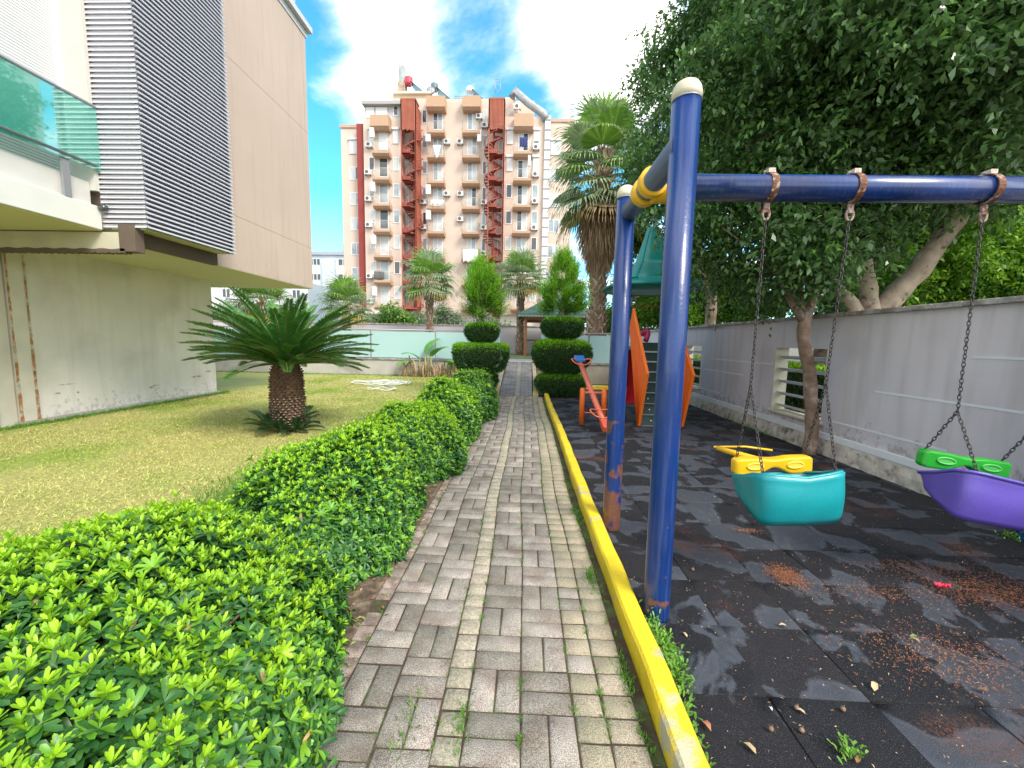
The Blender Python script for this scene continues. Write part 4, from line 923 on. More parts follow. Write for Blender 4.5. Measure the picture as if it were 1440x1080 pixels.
# ---------------------------------------------------------------- topiary trees
def topiary(cx, cy, tiers, crown, label, sd):
    """tiers: (z0,z1,rx,ry,squareness)"""
    t = thing('topiary_tree', label, 'topiary', (cx, cy, 0), 'clipped tiered topiaries flanking the ramp')
    top = crown[0]
    MB().tube([(cx, cy, -.05), (cx+.02, cy, .8), (cx-.015, cy, 1.6), (cx, cy, top+.25), (cx, cy, crown[1]-.35)], [.06, .05, .042, .035, .008], 8).build('trunk', barkb, t)
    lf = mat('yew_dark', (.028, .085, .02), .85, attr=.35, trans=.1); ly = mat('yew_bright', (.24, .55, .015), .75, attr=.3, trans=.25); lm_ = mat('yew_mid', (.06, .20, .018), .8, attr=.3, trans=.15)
    rs = np.random.RandomState(sd)
    for (z0, z1, rx, ry, ex) in tiers:
        n = int(9000*(rx*1.6)*(z1-z0+.4)); d = rs.uniform(-1, 1, size=(n, 3)); k = (np.abs(d)**ex).sum(1)**(-1/ex); p = d*k[:, None]
        rr = (.82+.20*rs.rand(n)**.5)[:, None]; hz_ = (z1-z0)/2; taper = 1-.22*np.clip(-p[:, 2], 0, 1)
        P = p*rr*np.array([rx, ry, hz_]); P[:, :2] *= taper[:, None]; P += np.array([cx, cy, (z0+z1)/2])+rs.normal(size=(n, 3))*.012
        A = norm(p+rs.normal(size=(n, 3))*.6+np.array([0, 0, .5])); U = rdir(n)
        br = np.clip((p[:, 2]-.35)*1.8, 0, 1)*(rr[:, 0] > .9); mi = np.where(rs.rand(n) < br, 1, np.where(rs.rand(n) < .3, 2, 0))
        Lv = Leaves(); Lv.quad(P, A, U, .055+rs.rand(n)*.035, .016, mi=mi, bend=.1)
        Lv.quad(P+rs.normal(size=(n, 3))*.02, norm(A+rs.normal(size=(n, 3))*.5), U, .045, .013, mi=np.where(mi == 1, 1, 0), bend=.1)
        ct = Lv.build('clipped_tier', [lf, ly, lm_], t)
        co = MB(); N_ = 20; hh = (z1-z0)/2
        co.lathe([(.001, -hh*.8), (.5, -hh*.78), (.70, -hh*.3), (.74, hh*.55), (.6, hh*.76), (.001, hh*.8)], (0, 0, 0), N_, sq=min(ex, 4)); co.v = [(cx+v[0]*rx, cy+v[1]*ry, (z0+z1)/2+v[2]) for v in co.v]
        co.build('shade_core', mat('yew_core', (.02, .035, .012), .95, var=.5, vscale=30), ct).location = (0,0,0)  # solid dark core added so the tier is not see-through
    z0, z1, R = crown; n = 3000; Lv = Leaves()
    u = rs.rand(n)**.75; z = z0+(z1-z0)*u; prof = np.interp(u, [0, .12, .3, .5, .75, 1], [.55, .95, 1.0, .86, .56, .12])
    a = rs.rand(n)*2*PI; r = R*prof*(.30+.80*rs.rand(n)**.6)*(1+.20*np.sin(a*3+sd)+.12*np.sin(z*9+a*2))
    npl = 62; pid = rs.randint(0, npl, n); u = u[pid]; a = a[pid]; r = r[pid]; z = z[pid]; prof = prof[pid]
    B = np.stack([cx+r*np.cos(a)*.62, cy+r*np.sin(a)*.62, z-.22*r], 1)+rs.normal(size=(n, 3))*np.array([.05, .05, .06]); out = np.stack([np.cos(a), np.sin(a), np.zeros(n)], 1)
    sh = norm(out*(.95*(1-u)+.15)[:, None]+np.array([0, 0, 1.0])*(.50+.9*u)[:, None]+rs.normal(size=(n, 3))*.16); SL = (.20+.30*rs.rand(n)**1.5)[:, None]
    edge = r/(R*prof)
    for s_ in range(16):
        f = s_/15; P = B+sh*(SL*f)
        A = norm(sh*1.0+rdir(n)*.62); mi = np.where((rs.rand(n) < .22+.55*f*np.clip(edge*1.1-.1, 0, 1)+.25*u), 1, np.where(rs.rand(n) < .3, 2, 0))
        Lv.quad(P, A, rdir(n), .055+.04*rs.rand(n), .0085, mi=mi, bend=.05)
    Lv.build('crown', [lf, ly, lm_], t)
    b = MB()
    for k in range(14):
        aa = k*2.4; zz = z0+(z1-z0)*(k/20); rr = R*.6
        b.tube([(cx, cy, zz), (cx+rr*math.cos(aa)*.6, cy+rr*math.sin(aa)*.6, zz+.12), (cx+rr*math.cos(aa), cy+rr*math.sin(aa), zz+.35)], [.016, .01, .004], 5)
    b.build('branches', barkb, t)
def tz(y, px, Y): return D(px, y, Y).z
tx = D(677, 500, 10.2).x
topiary(tx, 10.3, [(.12, .62, .40, .5, 2.4), (tz(521, 677, 10.1), tz(485, 677, 10.1), .64, .60, 12), (tz(481, 677, 10.2), tz(456, 677, 10.2), .40, .40, 3)],
        (tz(447, 677, 10.2), tz(366, 677, 10.2)-.2, .53), 'topiary left of the ramp with flat square tier, small disc and upright conifer crown', 21)
tx = D(790, 500, 10.6).x
topiary(tx, 10.75, [(.0, .58, .66, .60, 2.6), (tz(524, 790, 10.6), tz(479, 790, 10.6), .74, .66, 3.5), (tz(476, 794, 10.6), tz(447, 794, 10.6), .53, .5, 3)],
        (tz(436, 794, 10.6), tz(358, 794, 10.6)-.2, .70), 'topiary right of the ramp with rounded lower tiers and broad conifer crown', 25)
# ---------------------------------------------------------------- cycad
def cycad():
    c = G(406, 604); cx, cy = c.x, c.y; t = thing('cycad', 'sago cycad with stout scaly trunk and small fronds at its foot on the lawn', 'cycad', (cx, cy, 0))
    zc = .96; prof = [(.20, -.03), (.24, .1), (.245, .4), (.235, .7), (.22, .85), (.17, .98), (.05, 1.03), (.001, 1.04)]
    tk = mat('cycad_trunk', (.13, .075, .045), .95, var=.4, vscale=30, bump=1)
    o = MB().lathe([(r*.88, z) for r, z in prof], (cx, cy, 0), 24).build('trunk', tk, t)
    b = MB(); k = 0
    for i in range(26):
        z = .03+.94*i/25; r = np.interp(z, [p[1] for p in prof], [p[0] for p in prof])
        for j in range(20):
            a = 2*PI*(j+.5*(i % 2))/20+random.uniform(-.06, .06); dr = Vector((math.cos(a), math.sin(a), 0)); tg = Vector((-dr.y, dr.x, 0))
            p = Vector((cx, cy, z))+dr*r*.85; s_ = .021; e = random.uniform(.03, .055)
            tip = dr*e+Vector((0, 0, .018 if z < .6 else .035))
            b.add([p+tg*s_+Vector((0,0,-.016)), p-tg*s_+Vector((0,0,-.016)), p-tg*s_*.8+Vector((0,0,.016)), p+tg*s_*.8+Vector((0,0,.016)),
                   p+tip+tg*.011+Vector((0,0,-.006)), p+tip-tg*.011+Vector((0,0,-.006)), p+tip-tg*.011+Vector((0,0,.006)), p+tip+tg*.011+Vector((0,0,.006))],
                  [(0,1,5,4), (1,2,6,5), (2,3,7,6), (3,0,4,7)], 0); b.add([p+tip+tg*.011+Vector((0,0,-.006)), p+tip-tg*.011+Vector((0,0,-.006)), p+tip-tg*.011+Vector((0,0,.006)), p+tip+tg*.011+Vector((0,0,.006))], [(0,1,2,3)], 1 if z < .5 else 0)
    b.build('leaf_scale', [tk, mat('scale_pale', (.42, .34, .27), .9, var=.3, vscale=20)], o).location = (0,0,0)
    cm = mat('cycad_green', (.07, .20, .035), .33, attr=.3, trans=.08, spec=.6); cm2 = mat('cycad_blue_green', (.03, .10, .045), .3, attr=.3, spec=.7)
    def fronds(n, base, Lf, e0, e1, leafL, nm, mt, lf=60, hook=.9):
        Lv = Leaves(); rc = MB()
        for k in range(n):
            a = k*2.39996+random.uniform(-.15, .15); u = (k+.5)/n; el = R_(e0+(e1-e0)*u+random.uniform(-5, 5)); L_ = Lf*random.uniform(.9, 1.06)*(1-.12*(1-u))
            h = Vector((math.cos(a), math.sin(a), 0)); P = []; p = Vector(base)+h*.05; th = el
            for s_ in range(13):
                P.append(p.copy()); p = p+(h*math.cos(th)+Vector((0,0,1))*math.sin(th))*(L_/12); th -= hook*(.05+.055*(s_/12))
            rc.tube(P, [.011-.0006*s_ for s_ in range(13)], 5, cap=False)
            Pn = np.array([list(q) for q in P]); ts = np.linspace(.10, 1, lf)
            idx = ts*12; i0 = np.minimum(idx.astype(int), 11); fr = (idx-i0)[:, None]; pos = Pn[i0]*(1-fr)+Pn[i0+1]*fr; tan = norm(Pn[i0+1]-Pn[i0])
            sd_ = np.array([-h.y, h.x, 0.0]); upv = norm(np.cross(sd_, tan)*-1); upv = np.where(upv[:, 2:3] < 0, -upv, upv)
            ll = leafL*np.interp(ts, [.1, .3, .75, 1], [.45, 1, .85, .35])
            for sg in (-1, 1):
                A = norm(sd_*sg*.85+tan*.62+upv*.36+RS.normal(size=(lf, 3))*.05)
                Lv.quad(pos, A, upv, ll, .019, mi=0, bend=.12, wpos=.35)
        o = Lv.build(nm, [mt], t); rc.build('rachis', mat('rachis', (.12, .17, .04), .5), o).location = (0,0,0)
    fronds(96, (cx, cy, .98), 1.34, 8, 62, .165, 'crown', cm, lf=80, hook=.62)
    for (dx, dy) in ((-.16, -.16), (.18, -.12), (.02, -.22), (-.05, .2)):
        fronds(13, (cx+dx, cy+dy, .03), .42, 15, 70, .085, 'offset_shoot', cm2, 30)
cycad()
# ---------------------------------------------------------------- fan palms
def fan_palm(bx, by, z0, ht, R, ntop, tr, label, sd, big=False, fr=22, name='fan_palm'):
    t = thing(name, label, 'palm', (bx, by, z0), 'fan palms around the terrace')
    rs = random.Random(sd); k = 60
    tk = MB(); prof = []
    for i in range(14):
        u = i/13; prof.append((tr*(1.25-.35*min(1, u*4)+(.18 if u > .8 else 0)*(.5 if not big else .3)), ht*u))
    o = tk.lathe(prof, (bx, by, z0), 14).build('trunk', mat('palm_trunk', (.27, .19, .13), .95, var=.4, vscale=6, bump=1, bscale=15), t)
    b = MB(); rows = int(ht/.11); per = 9
    for i in range(rows):
        z = z0+.05+i*ht/rows; u = i/rows; r = np.interp(u*ht, [p[1] for p in prof], [p[0] for p in prof])
        if z0+ht-z < .05: continue
        for j in range(per):
            a = 2*PI*(j+.5*(i % 2))/per+rs.uniform(-.2, .2); d = Vector((math.cos(a), math.sin(a), 0)); tg = Vector((-d.y, d.x, 0)); s_ = rs.choice((-1, 1))
            q = Vector((bx, by, z))+d*r*.95; L_ = rs.uniform(.12, .24)*(1.25 if big else .8); tip = q+d*rs.uniform(.03, .12)*(1.3 if big else .8)+Vector((0,0,L_))+tg*s_*L_*.55*(1 if big else .3)
            w = .045 if big else .035
            b.add([q-tg*w, q+tg*w, tip+tg*w*.45, tip-tg*w*.45, q-tg*w+d*.03, q+tg*w+d*.03, tip+tg*w*.4+d*.025, tip-tg*w*.4+d*.025], [(0,1,2,3), (4,7,6,5), (0,4,5,1), (1,5,6,2), (2,6,7,3), (3,7,4,0)], rs.choice((0, 0, 1)))
    b.build('leaf_base', [mat('boot_brown', (.30, .21, .14), .9, var=.3, vscale=9), mat('boot_pale', (.50, .42, .33), .9, var=.3, vscale=9)], o).location = (0,0,0)
    G1 = mat('palm_green', (.24, .42, .07), .45, attr=.3, trans=.25); G2 = mat('palm_grey_green', (.33, .43, .24), .5, attr=.3, trans=.25); G3 = mat('palm_yellow', (.45, .33, .06), .6, attr=.3, trans=.2); DD = mat('palm_dead', (.46, .33, .19), .9, attr=.35)
    Lv = Leaves(); pt = MB(); C0 = Vector((bx, by, z0+ht))
    def fan(el, a, Lp, Lf, mi, droop, tipmi=None, dz=0):
        h = Vector((math.cos(a), math.sin(a), 0)); d = h*math.cos(el)+Vector((0,0,1))*math.sin(el)
        K0 = C0-Vector((0, 0, dz)); p1 = K0+d*Lp*.5; d2 = (d+Vector((0,0,-.25*droop))).normalized(); hub = p1+d2*Lp*.5
        pt.tube([K0, p1, hub], [.022*R/1.5, .016*R/1.5, .010*R/1.5], 4, cap=False)
        sd_ = Vector((-h.y, h.x, 0)); nrm = sd_.cross(d2).normalized(); 
        if nrm.z < 0: nrm = -nrm
        nn = fr; th = np.linspace(-2.0, 2.0, nn)+RS.normal(size=nn)*.03
        d2a, sa, na = np.array(d2), np.array(sd_), np.array(nrm)
        A = norm(np.cos(th)[:, None]*d2a+np.sin(th)[:, None]*sa+.10*na)
        Ls = Lf*(.72+.28*np.cos(th/2)); n_ = len(th)
        P0 = np.repeat(np.array(hub)[None], n_, 0); mid = P0+A*(Ls*.55)[:, None]
        Lv.quad(P0, A, np.repeat(na[None], n_, 0), Ls*.62, Lf*.115, mi=mi, bend=.02, wpos=.85)
        A2 = norm(A+np.array([0, 0, -1.0])*(.35+.55*droop)); q0 = P0+A*(Ls*.52)[:, None]
        Lv.quad(q0, A2, np.repeat(na[None], n_, 0), Ls*.34, Lf*.055, mi=mi if tipmi is None else tipmi, bend=.05, wpos=.3)
        A3 = norm(A2+np.array([0, 0, -1.0])*(.7*droop)+RS.normal(size=(n_, 3))*.1); q1 = q0+A2*(Ls*.30)[:, None]
        Lv.quad(q1, A3, np.repeat(na[None], n_, 0), Ls*.26, Lf*.022, mi=mi if tipmi is None else tipmi, bend=.05, wpos=.3)
    for i in range(ntop):
        u = (i+.5)/ntop; el = R_(82-(118 if big else 112)*u**.9+rs.uniform(-7, 7)); a = i*2.39996+rs.uniform(-.3, .3)
        mi = rs.choice((0, 0, 1) if u < .35 else (0, 1, 1)) if u < .9 else rs.choice((1, 2, 3))
        fan(el, a, R*.50*rs.uniform(.85, 1.1), R*.62*rs.uniform(.9, 1.08), mi, .3+.9*u, 1 if mi == 0 and u > .25 else None, 1.7*u if big else .25*u)
    cr = Lv.build('crown', [G1, G2, G3, DD], t); pt.build('petiole', mat('petiole', (.32, .26, .08), .6), cr).location = (0,0,0)
    if big:
        Lv = Leaves(); n = 5200; u = RS.rand(n); a = RS.rand(n)*2*PI; rr = tr*1.15+R*.22*np.sin(np.clip(u*1.15, 0, 1)*PI)**.7*RS.rand(n)
        P = np.stack([bx+rr*np.cos(a), by+rr*np.sin(a), z0+ht-1.6-u*2.4], 1); A = norm(np.stack([np.cos(a)*.18, np.sin(a)*.18, -np.ones(n)], 1)+RS.normal(size=(n, 3))*.12)
        Lv.quad(P, A, rdir(n), .35+RS.rand(n)*.35, .022, mi=RS.randint(0, 3, n) % 2*1, bend=.05)
        Lv.build('dead_frond_skirt', [DD, mat('palm_dead_dark', (.20, .12, .07), .9, attr=.3)], t)
PZ = .70
def palm_at(px, pyc, pyb, Y, Rpx, label, sd, z0=PZ, nt=34, **k):
    c = D(px, pyc, Y); fan_palm(c.x, Y, z0, c.z-z0, Rpx/F_*Y, nt, .17, label, sd, **k)
c = D(838, 212, 15.8); fan_palm(D(842, 420, 15.8).x-.05, 15.8, PZ, c.z-PZ, 2.15, 40, .31, 'tallest fan palm, thick shaggy trunk and skirt of dead fronds, behind the play tower', 5, big=True, fr=30)
palm_at(604, 392, 470, 21.0, 44, 'medium fan palm standing left of the left topiary, in front of the tower', 6)
palm_at(733, 390, 490, 21.6, 44, 'medium fan palm between the two topiaries, left of the gazebo', 7)
palm_at(487, 428, 470, 21.0, 42, 'low fan palm to the right of the cycad at the left end of the tower', 8)
palm_at(368, 425, 470, 19.0, 50, 'fan palm half hidden behind the cycad', 9)
# ---------------------------------------------------------------- banana clump
def banana():
    c = D(608, 515, 15.1); t = thing('banana_clump', 'ragged banana plants with dry hanging leaves against the retaining wall', 'plant', (c.x, 15.0, 0))
    st_ = MB(); Lv = Leaves()
    for k in range(15):
        x = D(568+k*5.4, 515, 15.05).x+random.uniform(-.06, .06); y = 15.05+random.uniform(-.2, .15); h = random.uniform(.45, .85)
        st_.tube([(x, y, -.03), (x+random.uniform(-.08, .08), y, h*.6), (x+random.uniform(-.16, .16), y, h)], [.05, .035, .015], 7)
    st_.build('stalks', mat('banana_dry', (.42, .29, .19), .9, var=.35, vscale=8), t)
    for k in range(7):
        x = D((590, 598, 606, 582, 625, 632, 640)[k], 500, 15.0).x; h = (1.15, 1.5, 1.3, .9, .95, .8, 1.0)[k]; a = (2.8, 1.2, .6, 3.4, .3, 5.4, 1.4)[k]
        V = []; n = 9; P = Vector((x, 15.0, h*.62)); th = R_((45, 75, 62, 25, 30, 45, 70)[k]); hd = Vector((math.cos(a), math.sin(a)*.5-.2, 0)).normalized(); L_ = (.85, .95, .85, .75, .7, .6, .5)[k]; sd_ = Vector((-hd.y, hd.x, 0)); 
        if abs(sd_.x) < .5: sd_ = (sd_+Vector((.5, 0, 0))).normalized()
        for i in range(n):
            w = .22*math.sin(PI*(i+.6)/n)**.6*(L_/.7); V += [P-sd_*w+Vector((0,0,-.03)), P.copy(), P+sd_*w+Vector((0,0,-.03))]
            P = P+(hd*math.cos(th)+Vector((0,0,1))*math.sin(th))*L_/n; th -= .16
        MB().add(V, [(i*3+k2, i*3+k2+1, (i+1)*3+k2+1, (i+1)*3+k2) for i in range(n-1) for k2 in range(2)], 0, True).build('leaf', mat('banana_green', (.14, .40, .05), .45, var=.2, vscale=5, trans=.25), t)
        MB().tube([(x, 15.05, .1), (x, 15.0, h*.62)], [.045, .02], 7).build('stalk', mat('banana_stalk', (.35, .36, .16), .8, var=.3), t)
    n = 900; P = np.stack([c.x+RS.normal(size=n)*.55, 14.95+RS.rand(n)*.4, RS.rand(n)*.55], 1)
    Lv.quad(P, norm(np.stack([RS.normal(size=n)*.3, RS.normal(size=n)*.3, -np.ones(n)], 1)), rdir(n), .15+.15*RS.rand(n), .02)
    Lv.build('dry_leaves', [mat('banana_dead', (.50, .36, .24), .9, attr=.4)], t)
banana()
# ---------------------------------------------------------------- hose on the lawn
def hose():
    c = G(536, 541); b = MB()
    def loops(cx, cy, rx, ry, n, rot, wob=.12):
        P = []; 
        for i in range(n*20):
            a = 2*PI*i/20; k = 1+wob*math.sin(a*.37+i*.03)+.05*math.sin(a*2.3); x = rx*k*math.cos(a)+.10*math.sin(i*.11); y = ry*k*math.sin(a); P.append((cx+x*math.cos(rot)-y*math.sin(rot), cy+x*math.sin(rot)+y*math.cos(rot), .035+.025*(1+math.sin(i*1.3+a*.5))))
        return P
    b.tube(loops(c.x, c.y+.1, .72, .45, 4, .1, .3), .013, 6); b.tube(loops(c.x+.12, c.y+.35, .45, .40, 3, .6, .3), .013, 6)
    q = G(534, 549.5); b.tube(loops(q.x, q.y, .38, .22, 1, .1, .02)[:20]+[(c.x+.1, c.y-.1, .03)], .014, 6)
    tag(b.build('garden_hose', mat('hose_white', (.70, .72, .68), .5), None), 'tangled white garden hose lying coiled on the lawn', 'hose')
hose()
# ---------------------------------------------------------------- gazebo
def gazebo():
    y0, y1 = 19.8, 23.0; x0 = D(739, 470, 19.8).x; x1 = x0+3.2; t = thing('gazebo', 'wooden gazebo with green shingle roof and scalloped eaves behind the right topiary', 'gazebo', ((x0+x1)/2, 21.4, PZ))
    wd = mat('varnished_wood', (.42, .16, .06), .55, var=.2, vscale=4); ze = D(728, 441, 19.6).z
    for x in (x0, x1):
        for y in (y0, y1): MB().box((x-.07, y-.07, PZ), (x+.07, y+.07, ze)).build('post', wd, t, bevel=.01)
    for (a, c) in (((x0, y0), (x1, y0)), ((x0, y1), (x1, y1)), ((x0, y0), (x0, y1)), ((x1, y0), (x1, y1))):
        MB().box((a[0]-.06, a[1]-.06, ze-.26), (c[0]+.06, c[1]+.06, ze-.06)).build('beam', wd, t)
        if c[1] != y0 or 0: MB().box((a[0]-.03, a[1]-.03, PZ+.75), (c[0]+.03, c[1]+.03, PZ+.82)).build('rail', wd, t)
    cx, cy = (x0+x1)/2, (y0+y1)/2; e = .38; zt = D(785, 413, 21.4).z
    V = [(x0-e, y0-e, ze), (x1+e, y0-e, ze), (x1+e, y1+e, ze), (x0-e, y1+e, ze), (cx, cy, zt), (x0-e, y0-e, ze-.06), (x1+e, y0-e, ze-.06), (x1+e, y1+e, ze-.06), (x0-e, y1+e, ze-.06)]
    MB().add(V, [(0,1,4), (1,2,4), (2,3,4), (3,0,4), (8,7,6,5), (0,5,6,1), (1,6,7,2), (2,7,8,3), (3,8,5,0)]).build('roof', mat('green_shingle', (.09, .17, .14), .85, var=.25, vscale=5, bump=.8, bscale=30), t)
    b = MB(); n = 26
    for s_ in range(4):
        A = [(x0-e, y0-e), (x1+e, y0-e), (x1+e, y1+e), (x0-e, y1+e)]; p, q = A[s_], A[(s_+1) % 4]
        for k in range(n):
            u = (k+.5)/n; x, y = p[0]+(q[0]-p[0])*u, p[1]+(q[1]-p[1])*u; w = 4.0/n/2*.95
            hx = (q[0]-p[0] != 0); P = [(x-w*hx, y-w*(not hx), ze-.05), (x+w*hx, y+w*(not hx), ze-.05), (x+w*hx*.9, y+w*.9*(not hx), ze-.13), (x, y, ze-.17), (x-w*hx*.9, y-w*.9*(not hx), ze-.13)]
            b.add(P, [(0,1,2,3,4)])
    b.build('scalloped_fascia', mat('fascia_green', (.30, .40, .34), .8), t, solid=.02)
    MB().box((x0+.5, y0+1.2, PZ+.7), (x1-.6, y0+2.0, PZ+.76)).build('table_top', wd, t); MB().box((x0+1.2, y0+1.5, PZ), (x1-1.3, y0+1.7, PZ+.7)).build('table_leg', wd, t)
gazebo()
# ================================================================ BROADLEAF TREES ON THE RIGHT
fic = mat('ficus_leaf', (.090, .185, .055), .28, attr=.5, trans=.30, spec=.6); fic2 = mat('ficus_leaf_pale', (.13, .28, .065), .36, attr=.3, trans=.3); 
lime = mat('lime_leaf', (.20, .40, .03), .5, attr=.3, trans=.45); lime2 = mat('lime_leaf_deep', (.10, .25, .03), .5, attr=.3, trans=.35)
def tree(name, label, base, limbs, clumps, ntw, leafL, mats, mix=.25, sd=0, bark=barkb, group=None, droop=.35, per=9, width=.48, fill=.55):
    t = thing(name, label, 'tree', base, group); b = MB()
    for pts, r0, r1 in limbs:
        n = len(pts); P = []
        for i in range(n-1):
            for k in range(4): P.append(Vector(pts[i]).lerp(Vector(pts[i+1]), k/4))
        P.append(Vector(pts[-1])); m_ = len(P)
        # smooth the polyline
        for _ in range(2): P = [P[0]]+[(P[i-1]+P[i]*2+P[i+1])/4 for i in range(1, m_-1)]+[P[-1]]
        P = [p+Vector((random.uniform(-1, 1), random.uniform(-1, 1), 0))*r0*.07 for p in P]
        b.tube(P, [(r0+(r1-r0)*i/(m_-1))*(1+.06*math.sin(i*2.1)) for i in range(m_)], 12)
    rs = np.random.RandomState(sd+50)
    tot = sum(c[3]*c[4]*c[5] for c in clumps)**1.0
    br = MB(); Lv = Leaves()
    for ci, c in enumerate(clumps):
        cc = np.array(c[:3], float); R = np.array(c[3:6], float); n = max(30, int(ntw*c[3]*c[4]*c[5]/tot))
        d = norm(rs.normal(size=(n, 3))); rr = (fill+(1-fill)*rs.rand(n))**.6 if fill > 0 else rs.rand(n)**.4
        lump = 1+.16*np.sin(d[:, 0]*5+ci)*np.sin(d[:, 1]*4+ci*2)+.12*np.sin(d[:, 2]*7+ci)
        S0 = cc+d*R*(rr*lump)[:, None]; ns = max(5, int(17*(R[0]*R[1]*R[2])**.66)); B = S0[rs.randint(0, ns, n)]+rs.normal(size=(n, 3))*np.array([.17, .17, .13])*(.75+R.mean()*.25)*(leafL/.085)**.5; tw = norm(d+rs.normal(size=(n, 3))*.55-np.array([0, 0, droop])); tl = leafL*(2.8+2.2*rs.rand(n))
        pm = (rs.rand(n) < mix*(.6+1.1*np.clip(d[:, 2], 0, 1)))
        for k in range(per):
            f = k/(per-1); P = B+tw*(tl*f)[:, None]-np.array([0, 0, 1.0])*(tl*f*f*.25)[:, None]+rs.normal(size=(n, 3))*leafL*.10
            o = norm(np.cross(tw, norm(rs.normal(size=(n, 3))))); A = norm(tw*.55+o*.9-np.array([0, 0, droop*.7])); U = norm(np.array([0, 0, 1.0])+rs.normal(size=(n, 3))*.5)
            ll = leafL*(.7+.6*rs.rand(n)); Lv.quad(P, A, U, ll, ll*width, mi=np.where(pm, 1, 0), bend=.25)
        for _ in range(5):
            q = cc+norm(rs.normal(size=(1, 3)))[0]*R*.75; p0 = Vector(limbs[min(ci, len(limbs)-1)][0][-1]) if ci < len(limbs) else Vector(cc)
            mid = p0.lerp(Vector(q), .5)+Vector((0, 0, .12)); br.tube([p0, mid, Vector(q)], [.028, .018, .006], 5)
    b.build('trunk', bark, t); Lv.build('crown', mats, t)
    if br.v: br.build('branches', bark, t)
    return t
# tree standing in the playground against the wall
bx, by = 3.78, 5.35
def Q(px, py, Y): p = D(px, py, Y); return (p.x, p.y, p.z)
tree('street_tree', 'dark ficus tree with crooked bare brown trunk rooted in the playground beside the slatted opening', (bx, by, 0),
     [([(bx, by, -.05), Q(1143, 590, by), Q(1138, 520, by), Q(1128, 470, by), Q(1134, 440, by)], .080, .07),
      ([Q(1134, 446, by), Q(1152, 390, by), Q(1165, 330, by+.1), Q(1180, 260, by+.3), Q(1200, 120, by+.6)], .062, .03),
      ([Q(1128, 450, by), Q(1100, 400, by), Q(1075, 330, by-.2), Q(1050, 200, by)], .05, .02),
      ([Q(1165, 330, by+.1), Q(1120, 240, by+.4), Q(1090, 120, by+.8)], .035, .02)],
     [(*Q(1090, 300, 5.4), 1.05, .95, 1.0), (*Q(1060, 150, 5.9), 1.1, 1.1, 1.1), (*Q(1190, 200, 5.2), 1.0, .9, .95), (*Q(1180, 60, 5.6), 1.2, 1.2, 1.0),
      (*Q(1060, 360, 5.8), .46, .55, .44), (*Q(1110, 345, 5.3), .5, .55, .45), (*Q(1195, 305, 5.3), .40, .45, .34), (*Q(1040, 60, 6.4), 1.1, 1.0, 1.0), (*Q(1090, 405, 6.0), .36, .4, .13), (*Q(1240, 110, 4.7), .9, .9, .9)],
     8800, .084, [fic, fic2], .32, 1, barkb)
k = XP(1232, 432, 4.75); kx, ky = 4.75, k.y
tree('street_tree', 'large dark ficus behind the wall with three pale spreading trunks', (kx, ky, 0),
     [([(kx, ky, -.05), (kx, ky, 1.3), Q(1240, 432, ky), Q(1290, 385, ky-.05), Q(1340, 310, ky-.2), Q(1395, 245, ky-.4), Q(1450, 180, ky-.6)], .17, .08),
      ([(kx-.05, ky+.1, 1.2), Q(1224, 432, ky), Q(1216, 380, ky), Q(1210, 320, ky), Q(1225, 200, ky)], .13, .06),
      ([(kx-.05, ky+.1, 1.2), Q(1205, 432, ky), Q(1180, 408, ky), Q(1160, 385, ky+.2), Q(1120, 300, ky+.4)], .10, .04),
      ([Q(1345, 305, ky-.2), Q(1340, 220, ky), Q(1330, 100, ky)], .06, .03)],
     [(*Q(1330, 130, 5.2), 1.3, 1.2, 1.3), (*Q(1420, 60, 4.6), 1.3, 1.2, 1.2), (*Q(1280, 30, 4.9), 1.3, 1.2, 1.1), (*Q(1265, 290, 5.9), .55, .5, .3), (*Q(1460, 160, 5.6), 1.2, 1.1, .8), (*Q(1240, 350, 6.6), .45, .4, .3),
      (*Q(1190, 375, 6.6), .35, .4, .2), (*Q(1160, 150, 6.6), 1.4, 1.1, 1.5), (*Q(1400, -60, 4.0), 1.5, 1.3, .9), (*Q(1460, 235, 5.2), .6, .6, .25)],
     8000, .086, [fic, fic2], .18, 2, barkp, fill=.4)
tree('street_tree', 'tall looser small leaved tree behind the play tower at the left edge of the canopy', (5.2, 10.5, 0),
     [([(4.75, 10.8, -.05), (4.75, 10.7, 2.2), (4.6, 10.5, 5), (4.4, 10.4, 8)], .16, .05), ([(4.7, 10.7, 2.5), (3.9, 10.4, 4.5), (3.4, 10.2, 6.5)], .07, .03)],
     [(*Q(985, 190, 10.3), 1.3, 1.2, 1.5), (*Q(925, 190, 10.6), .62, .7, 1.0), (*Q(1005, 60, 10.5), .8, .9, 1.2), (*Q(1040, 60, 10.5), 1.3, 1.3, 1.8), (*Q(905, 110, 10.6), .42, .5, .7), (*Q(920, 60, 10.6), .16, .2, .7),
      (*Q(925, 270, 10.8), .62, .7, .7), (*Q(1050, 240, 10.4), 1.3, 1.2, 1.5), (*Q(985, 5, 10.5), .6, .6, .8)],
     7600, .10, [fic, fic2], .55, 3, barkb, fill=.05)
